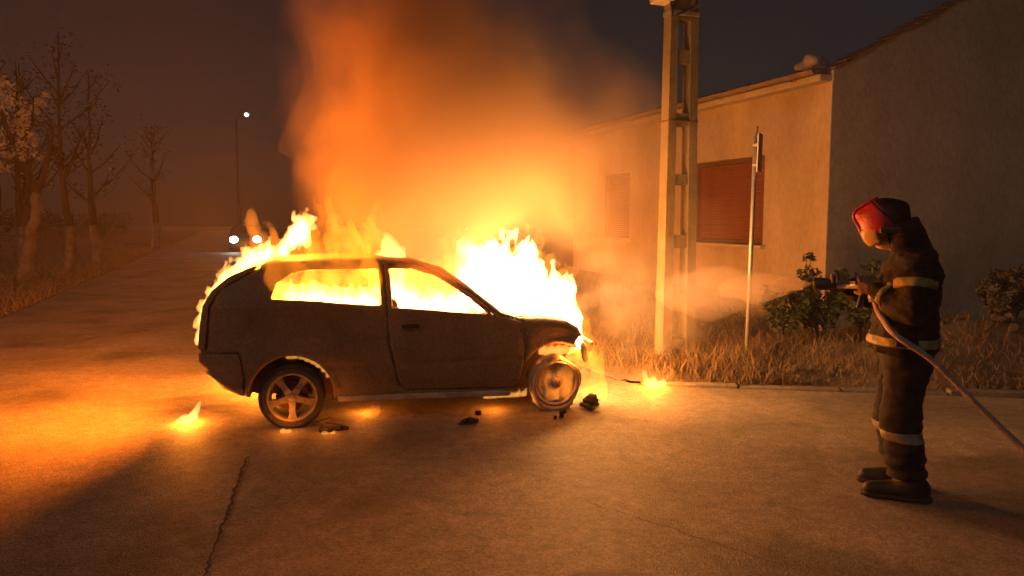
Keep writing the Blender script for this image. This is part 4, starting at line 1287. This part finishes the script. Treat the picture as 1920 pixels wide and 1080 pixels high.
# nozzle
noz = thing('hose_nozzle', 'black and grey fire nozzle held in both gloved hands', 'nozzle', PLOC, PROT)
def along(prof, m, name, seg=24):
    bm = bmesh.new(); add_lathe(bm, [(f - 0.0, r) for f, r in prof], seg, 'Y')
    bmesh.ops.rotate(bm, verts=bm.verts, matrix=Matrix.Rotation(R(-90), 3, 'Z'), cent=(0, 0, 0))
    bmesh.ops.translate(bm, verts=bm.verts, vec=(0, 0.03, NZ))
    return part(name, bm, m, noz, True)
along([(0.42, 0.0), (0.42, 0.026), (0.46, 0.03), (0.47, 0.038), (0.54, 0.042), (0.555, 0.038), (0.555, 0.02), (0.53, 0.0)], M['noz_dark'], 'tip')
along([(0.19, 0.0), (0.19, 0.03), (0.225, 0.03), (0.23, 0.024), (0.42, 0.024), (0.42, 0.0)], M['noz_alu'], 'barrel')
part('coupling', tube([(0.195, 0.035, 1.215), (0.2, 0.03, 1.25), (0.2, 0.03, NZ + 0.01)], [0.033, 0.036, 0.03], 20), M['noz_alu'], noz, True)
part('bale_handle', tube([(0.3, 0.0, NZ), (0.31, -0.0, NZ + 0.075), (0.31, 0.06, NZ + 0.075), (0.3, 0.06, NZ)], 0.008, 8), M['noz_dark'], noz, True)
part('pistol_grip', box((0.27, 0.03, NZ - 0.085), (0.035, 0.028, 0.13), 0.01, Matrix.Rotation(R(-12), 3, 'Y')), M['noz_dark'], noz)

# hose
hs = [pl(0.2, 0.03, NZ - 0.02), pl(0.195, 0.035, 1.23), pl(0.18, 0.085, 1.165), pl(0.155, 0.2, 1.12), pl(0.1, 0.32, 1.05), Vector((2.41, 4.27, 0.93)), Vector((2.53, 4.22, 0.805)), Vector((2.65, 4.17, 0.67)), Vector((2.81, 4.1, 0.5)), Vector((2.97, 4.0, 0.31)), Vector((3.15, 3.92, 0.14)), Vector((3.4, 3.8, 0.04)), Vector((3.8, 3.6, 0.026)), Vector((5.2, 2.9, 0.026)), Vector((6.5, 2.6, 0.026))]
def smooth_path(P, n=6):
    out = []
    for i in range(len(P) - 1):
        p0, p1, p2, p3 = P[max(i - 1, 0)], P[i], P[i + 1], P[min(i + 2, len(P) - 1)]
        for k in range(n):
            t = k / n
            out.append(0.5 * ((2 * p1) + (p2 - p0) * t + (2 * p0 - 5 * p1 + 4 * p2 - p3) * t * t + (3 * p1 - p0 - 3 * p2 + p3) * t ** 3))
    out.append(P[-1])
    return out
ho = part('fire_hose', tube(smooth_path(hs), 0.0175, 14), M['hose'], None, True)
tag(ho, 'thin grey canvas fire hose slanting down from the nozzle to the road', 'hose')

# ------------------------------------------------------------------ water spray
def cone_vol(name, L, half, dens, seed, noise):
    tip = pl(0.56, 0.03, NZ)
    end = Vector((0.75, 6.75, 1.0))
    ax = (end - tip).normalized()
    lo = (min(tip.x, tip.x + ax.x * L) - L * half - .15, min(tip.y, tip.y + ax.y * L) - L * half - .15, max(0.01, tip.z - L * half - 0.35))
    hi = (max(tip.x, tip.x + ax.x * L) + L * half + .15, max(tip.y, tip.y + ax.y * L) + L * half + .15, tip.z + L * half)
    vx = 0.03 if L > 1 else 0.018
    Xa, Ya, Za = axes(lo, hi, vx)
    tx, ty, tz = Xa - tip.x, Ya - tip.y, Za - tip.z
    s = tx * ax.x + ty * ax.y + tz * ax.z
    r = np.sqrt(np.maximum(tx ** 2 + ty ** 2 + tz ** 2 - s ** 2, 0))
    F = r - (0.012 + half * s) * (1 - np.clip(s / L, 0, 1) ** 3)
    F = np.maximum(F, np.maximum(-s, s - L))
    F = F + fbm(Xa * 5, Ya * 5, Za * 5, seed, 3) * noise * np.clip(s, 0, 1.2)
    m = vol(name, (0.97, 0.97, 0.97), dens, aniso=0.25)
    return link(name, field_mesh(F, lo, vx, name), m)
sp = cone_vol('water_spray', 2.5, 0.34, 0.09, 1, 0.35)
tag(sp, 'misty cone of water sprayed from the nozzle towards the burning car', 'water spray', kind='stuff')
for (L, hf, dn, sd) in ((1.5, 0.25, 0.6, 2), (0.85, 0.23, 2.6, 3), (0.36, 0.22, 8.0, 4)):
    c_ = cone_vol('spray_core', L, hf, dn, sd, 0.07)
    c_.parent = sp; c_['kind'] = 'stuff'

# ------------------------------------------------------------------ plants and stones on the verge
def shrub(loc, h, w, n, m, name, label, group, seed, size=0.045):
    rs = np.random.RandomState(seed); random.seed(seed)
    t = thing(name, label, 'shrub' if name == 'shrub' else 'weed', loc, 0, group)
    L = []; cs = []
    for k in range(9):
        a = rs.uniform(0, 6.28); e = (math.cos(a) * w * rs.uniform(.3, 1), math.sin(a) * w * rs.uniform(.3, 1), h * rs.uniform(.55, 1))
        L.append(([(0.03 * math.cos(a), 0.03 * math.sin(a), -0.05), (e[0] * .4, e[1] * .4, e[2] * .55), e], 0.012, 0.003))
        for q in (0.35, 0.55, 0.75, 0.95):
            cs.append(((e[0] * q, e[1] * q, e[2] * (q * 0.9 + 0.1)), w * rs.uniform(.14, .3)))
    part('stem', limb_bm(L, 5), M['bark'], t, True)
    link('foliage', leaves_mesh('foliage', cs, n, size, 0.9, rs=rs), m, t)
def vz(x, y): return hgt(x, y) - 0.01
for (x, y, h, w, lab, sd) in ((3.45, 9.35, .8, .36, 'low green shrub in front of the house corner, farthest left of three', 1),
                              (3.95, 9.5, 1.15, .45, 'middle green shrub directly behind the nozzle', 2),
                              (4.42, 9.3, 1.2, .46, 'tallest green shrub, close behind the firefighter', 3)):
    shrub((x, y, vz(x, y)), h, w, 42, M['leaf_green'], 'shrub', lab, 'green shrubs at the house corner', sd)
for (x, y, h, w, lab, sd) in ((5.95, 9.15, .42, .28, 'grey-green weed clump on the dirt mound, lower one', 5), (6.35, 9.4, .62, .34, 'taller grey-green weed clump on the dirt mound at the picture edge', 6),
                              (5.2, 9.6, .4, .3, 'small dim weed clump at the foot of the end wall', 7)):
    shrub((x, y, vz(x, y)), h, w, 50, M['leaf_grey'], 'weed_clump', lab, 'weeds on the mound', sd, 0.05)

def blades(name, pts, hmin, hmax, wdt, seed, label):
    rs = np.random.RandomState(seed)
    n = len(pts)
    P = np.array(pts)
    h = hmin + (hmax - hmin) * rs.rand(n) ** 2
    if P.shape[1] > 3: h = h * P[:, 3]
    a = rs.uniform(0, 2 * np.pi, n); la = rs.uniform(0, 2 * np.pi, n); le = h * rs.uniform(0.2, 1.5, n)
    w = wdt * rs.uniform(0.6, 1.4, n)
    dx, dy = np.cos(a) * w, np.sin(a) * w
    lx, ly = np.cos(la) * le, np.sin(la) * le
    b = P[:, :3]
    V = np.stack([b + np.stack([-dx, -dy, 0 * h], 1), b + np.stack([dx, dy, 0 * h], 1),
                  b + np.stack([lx * .35 + dx * .7, ly * .35 + dy * .7, h * .6], 1), b + np.stack([lx * .35 - dx * .7, ly * .35 - dy * .7, h * .6], 1),
                  b + np.stack([lx, ly, h], 1)], 1).reshape(-1, 3)
    i = np.arange(n) * 5
    F = [(k, k + 1, k + 2, k + 3) for k in i] + [(k + 3, k + 2, k + 4) for k in i]
    me = bpy.data.meshes.new(name)
    me.from_pydata(V.tolist(), [], F)
    me.update()
    o = link(name, me, M['grass'])
    return tag(o, label, 'grass', kind='stuff')
rs = np.random.RandomState(8)
pts = []
while len(pts) < 21000:
    t_ = rs.uniform(0.0, 1) ** 1.6 * 8; w_ = rs.uniform(0.03, 7.5)
    p = Vector((RP[0], RP[1], 0)) + D * t_ + E1 * w_
    cl = 0.5 + 0.5 * math.sin(p.x * 2.3 + math.sin(p.y * 3.1)) * math.sin(p.y * 2.1 + 0.6 * p.x)
    if rs.rand() > 0.06 + 1.0 * cl ** 1.6: continue
    tall = (0.55 + 0.9 * cl) * (1.25 if p.x < 3.0 else 0.8) * min(1.0, 0.6 + t_ * 0.9)
    pts.append((p.x, p.y, hgt(p.x, p.y) - 0.005, tall))
blades('verge_grass', pts, 0.03, 0.22, 0.0045, 9, 'dry brown grass on the verge around the pole and sign post')
pts = []
while len(pts) < 16000:
    t_ = rs.uniform(-6, 40); w_ = 9 * rs.rand() ** 1.5
    p = Vector((LP[0], LP[1], 0)) + D * t_ + NF * w_
    pts.append((p.x, p.y, 0.03, 1.0))
blades('verge_grass', pts, 0.06, 0.4, 0.012, 10, 'rough dark grass on the far verge under the tree row')

def stone_mesh(seed):
    rs = np.random.RandomState(seed)
    bm = bmesh.new(); bmesh.ops.create_icosphere(bm, subdivisions=1, radius=1.0)
    for v in bm.verts:
        v.co *= 0.75 + 0.5 * rs.rand()
    return bm_mesh(bm, 'stone')
sm = [stone_mesh(k) for k in range(5)]
for k in range(46):
    if k < 20:
        w_ = rs.uniform(1.0, 6.8); t_ = rs.uniform(0.05, 0.7)
        p = Vector((RP[0], RP[1], 0)) + D * t_ + E1 * w_
        lab = 'rough stone lying in the dry grass along the kerb'; gr = 'stones along the kerb'
    else:
        p = Vector((rs.normal(5.7, 0.75), rs.normal(9.0, 0.35), 0))
        lab = 'rough stone lying on the dirt mound by the end wall'; gr = 'stones on the dirt mound'
    s = rs.uniform(0.025, 0.085) * (1.3 if rs.rand() > .85 else 1)
    o = link('stone', sm[k % 5], M['stone'])
    o.location = (p.x, p.y, hgt(p.x, p.y) + s * 0.1); o.scale = (s * rs.uniform(.8, 1.5), s, s * rs.uniform(.5, .9)); o.rotation_euler = (0, 0, rs.uniform(0, 6))
    tag(o, lab, 'stone', gr)

# ------------------------------------------------------------------ smoke
def smoke_field():
    lo = (-3.9, 5.6, 0.25); vx = 0.055
    Xa, Ya, Za = axes(lo, (3.4, 10.6, 8.4), vx)
    wx_ = fbm(Xa * 0.9, Ya * 0.9, Za * 0.75, 2, 4) * 0.75
    wy_ = fbm(Xa * 0.9, Ya * 0.9, Za * 0.75, 12, 4) * 0.75
    zz = Za.ravel()
    ctr = np.interp(zz, [0.9, 1.3, 2.2, 3.0, 3.9, 5.0, 8.5], [-0.75, -0.75, -0.7, -0.66, -0.62, -0.6, -0.9])[None, None, :]
    rad = np.interp(zz, [0.9, 1.3, 2.2, 3.0, 3.9, 5.0, 8.5], [1.2, 1.5, 1.85, 1.8, 1.5, 1.4, 1.8])[None, None, :]
    cyy = np.interp(zz, [0.9, 2.0, 4.0, 8.5], [7.5, 7.7, 8.0, 8.6])[None, None, :]
    r = np.sqrt((Xa + wx_ - ctr) ** 2 + ((Ya + wy_ - cyy) * 1.15) ** 2) / rad
    F = r - 1 + fbm(Xa * 2.1, Ya * 2.1, Za * 1.8, 5, 5, 0.62) * 0.64
    F = F + np.clip(1.25 - Za, 0, 1) * 2.5 + np.clip(Za - 7.6, 0, 1) + np.clip(Za - 2.6, 0, 3) * 0.17
    low = np.sqrt((Xa + wx_ * 0.7 - 1.35) ** 2 + (Ya + wy_ * 0.7 - 8.6) ** 2 + ((Za - 1.15) * 1.25) ** 2) / 1.15 - 1 + fbm(Xa * 2.2, Ya * 2.2, Za * 1.9, 15, 4) * 0.5
    F = np.minimum(F, np.maximum(low + 0.08, -0.06))
    side = np.sqrt((Xa + wx_ * 0.8 - 0.95) ** 2 + ((Ya + wy_ * 0.8 - 8.7) * 0.9) ** 2 + ((Za - 2.25) * 0.8) ** 2) / 0.95 - 1 + fbm(Xa * 2.1, Ya * 2.1, Za * 1.8, 25, 5, 0.6) * 0.55
    F = np.minimum(F, np.maximum(side, -0.2))
    F = F + np.clip(-2.0 - Xa - 0.5 * wx_, 0, 2) * 0.75
    for q, rr in ((car_world(1.95, 0.75, 1.15), 1.15), (car_world(-0.3, -0.36, 1.08), 1.35), (car_world(2.25, -0.1, 1.06), 0.7)):
        dd = np.sqrt((Xa - q.x) ** 2 + (Ya - q.y) ** 2 + (Za - q.z) ** 2)
        F = F + np.clip(1 - dd / rr, 0, 1) * 1.5
    return F, lo, vx
SF, slo, svx = smoke_field()
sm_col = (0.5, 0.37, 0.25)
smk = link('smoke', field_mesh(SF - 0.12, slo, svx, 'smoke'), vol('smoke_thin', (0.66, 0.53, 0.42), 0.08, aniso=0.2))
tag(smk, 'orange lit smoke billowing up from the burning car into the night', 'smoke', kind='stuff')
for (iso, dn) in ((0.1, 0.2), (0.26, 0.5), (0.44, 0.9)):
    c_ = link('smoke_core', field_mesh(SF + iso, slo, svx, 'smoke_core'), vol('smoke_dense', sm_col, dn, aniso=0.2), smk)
    c_['kind'] = 'stuff'

# ------------------------------------------------------------------ haze
hz_o = part('haze', box((0, 60, 19), (330, 330, 44)), vol('haze_air', (0.86, 0.82, 0.76), 0.0019, aniso=0.1))
tag(hz_o, 'thin smoky night air over the whole street', 'haze', kind='stuff')
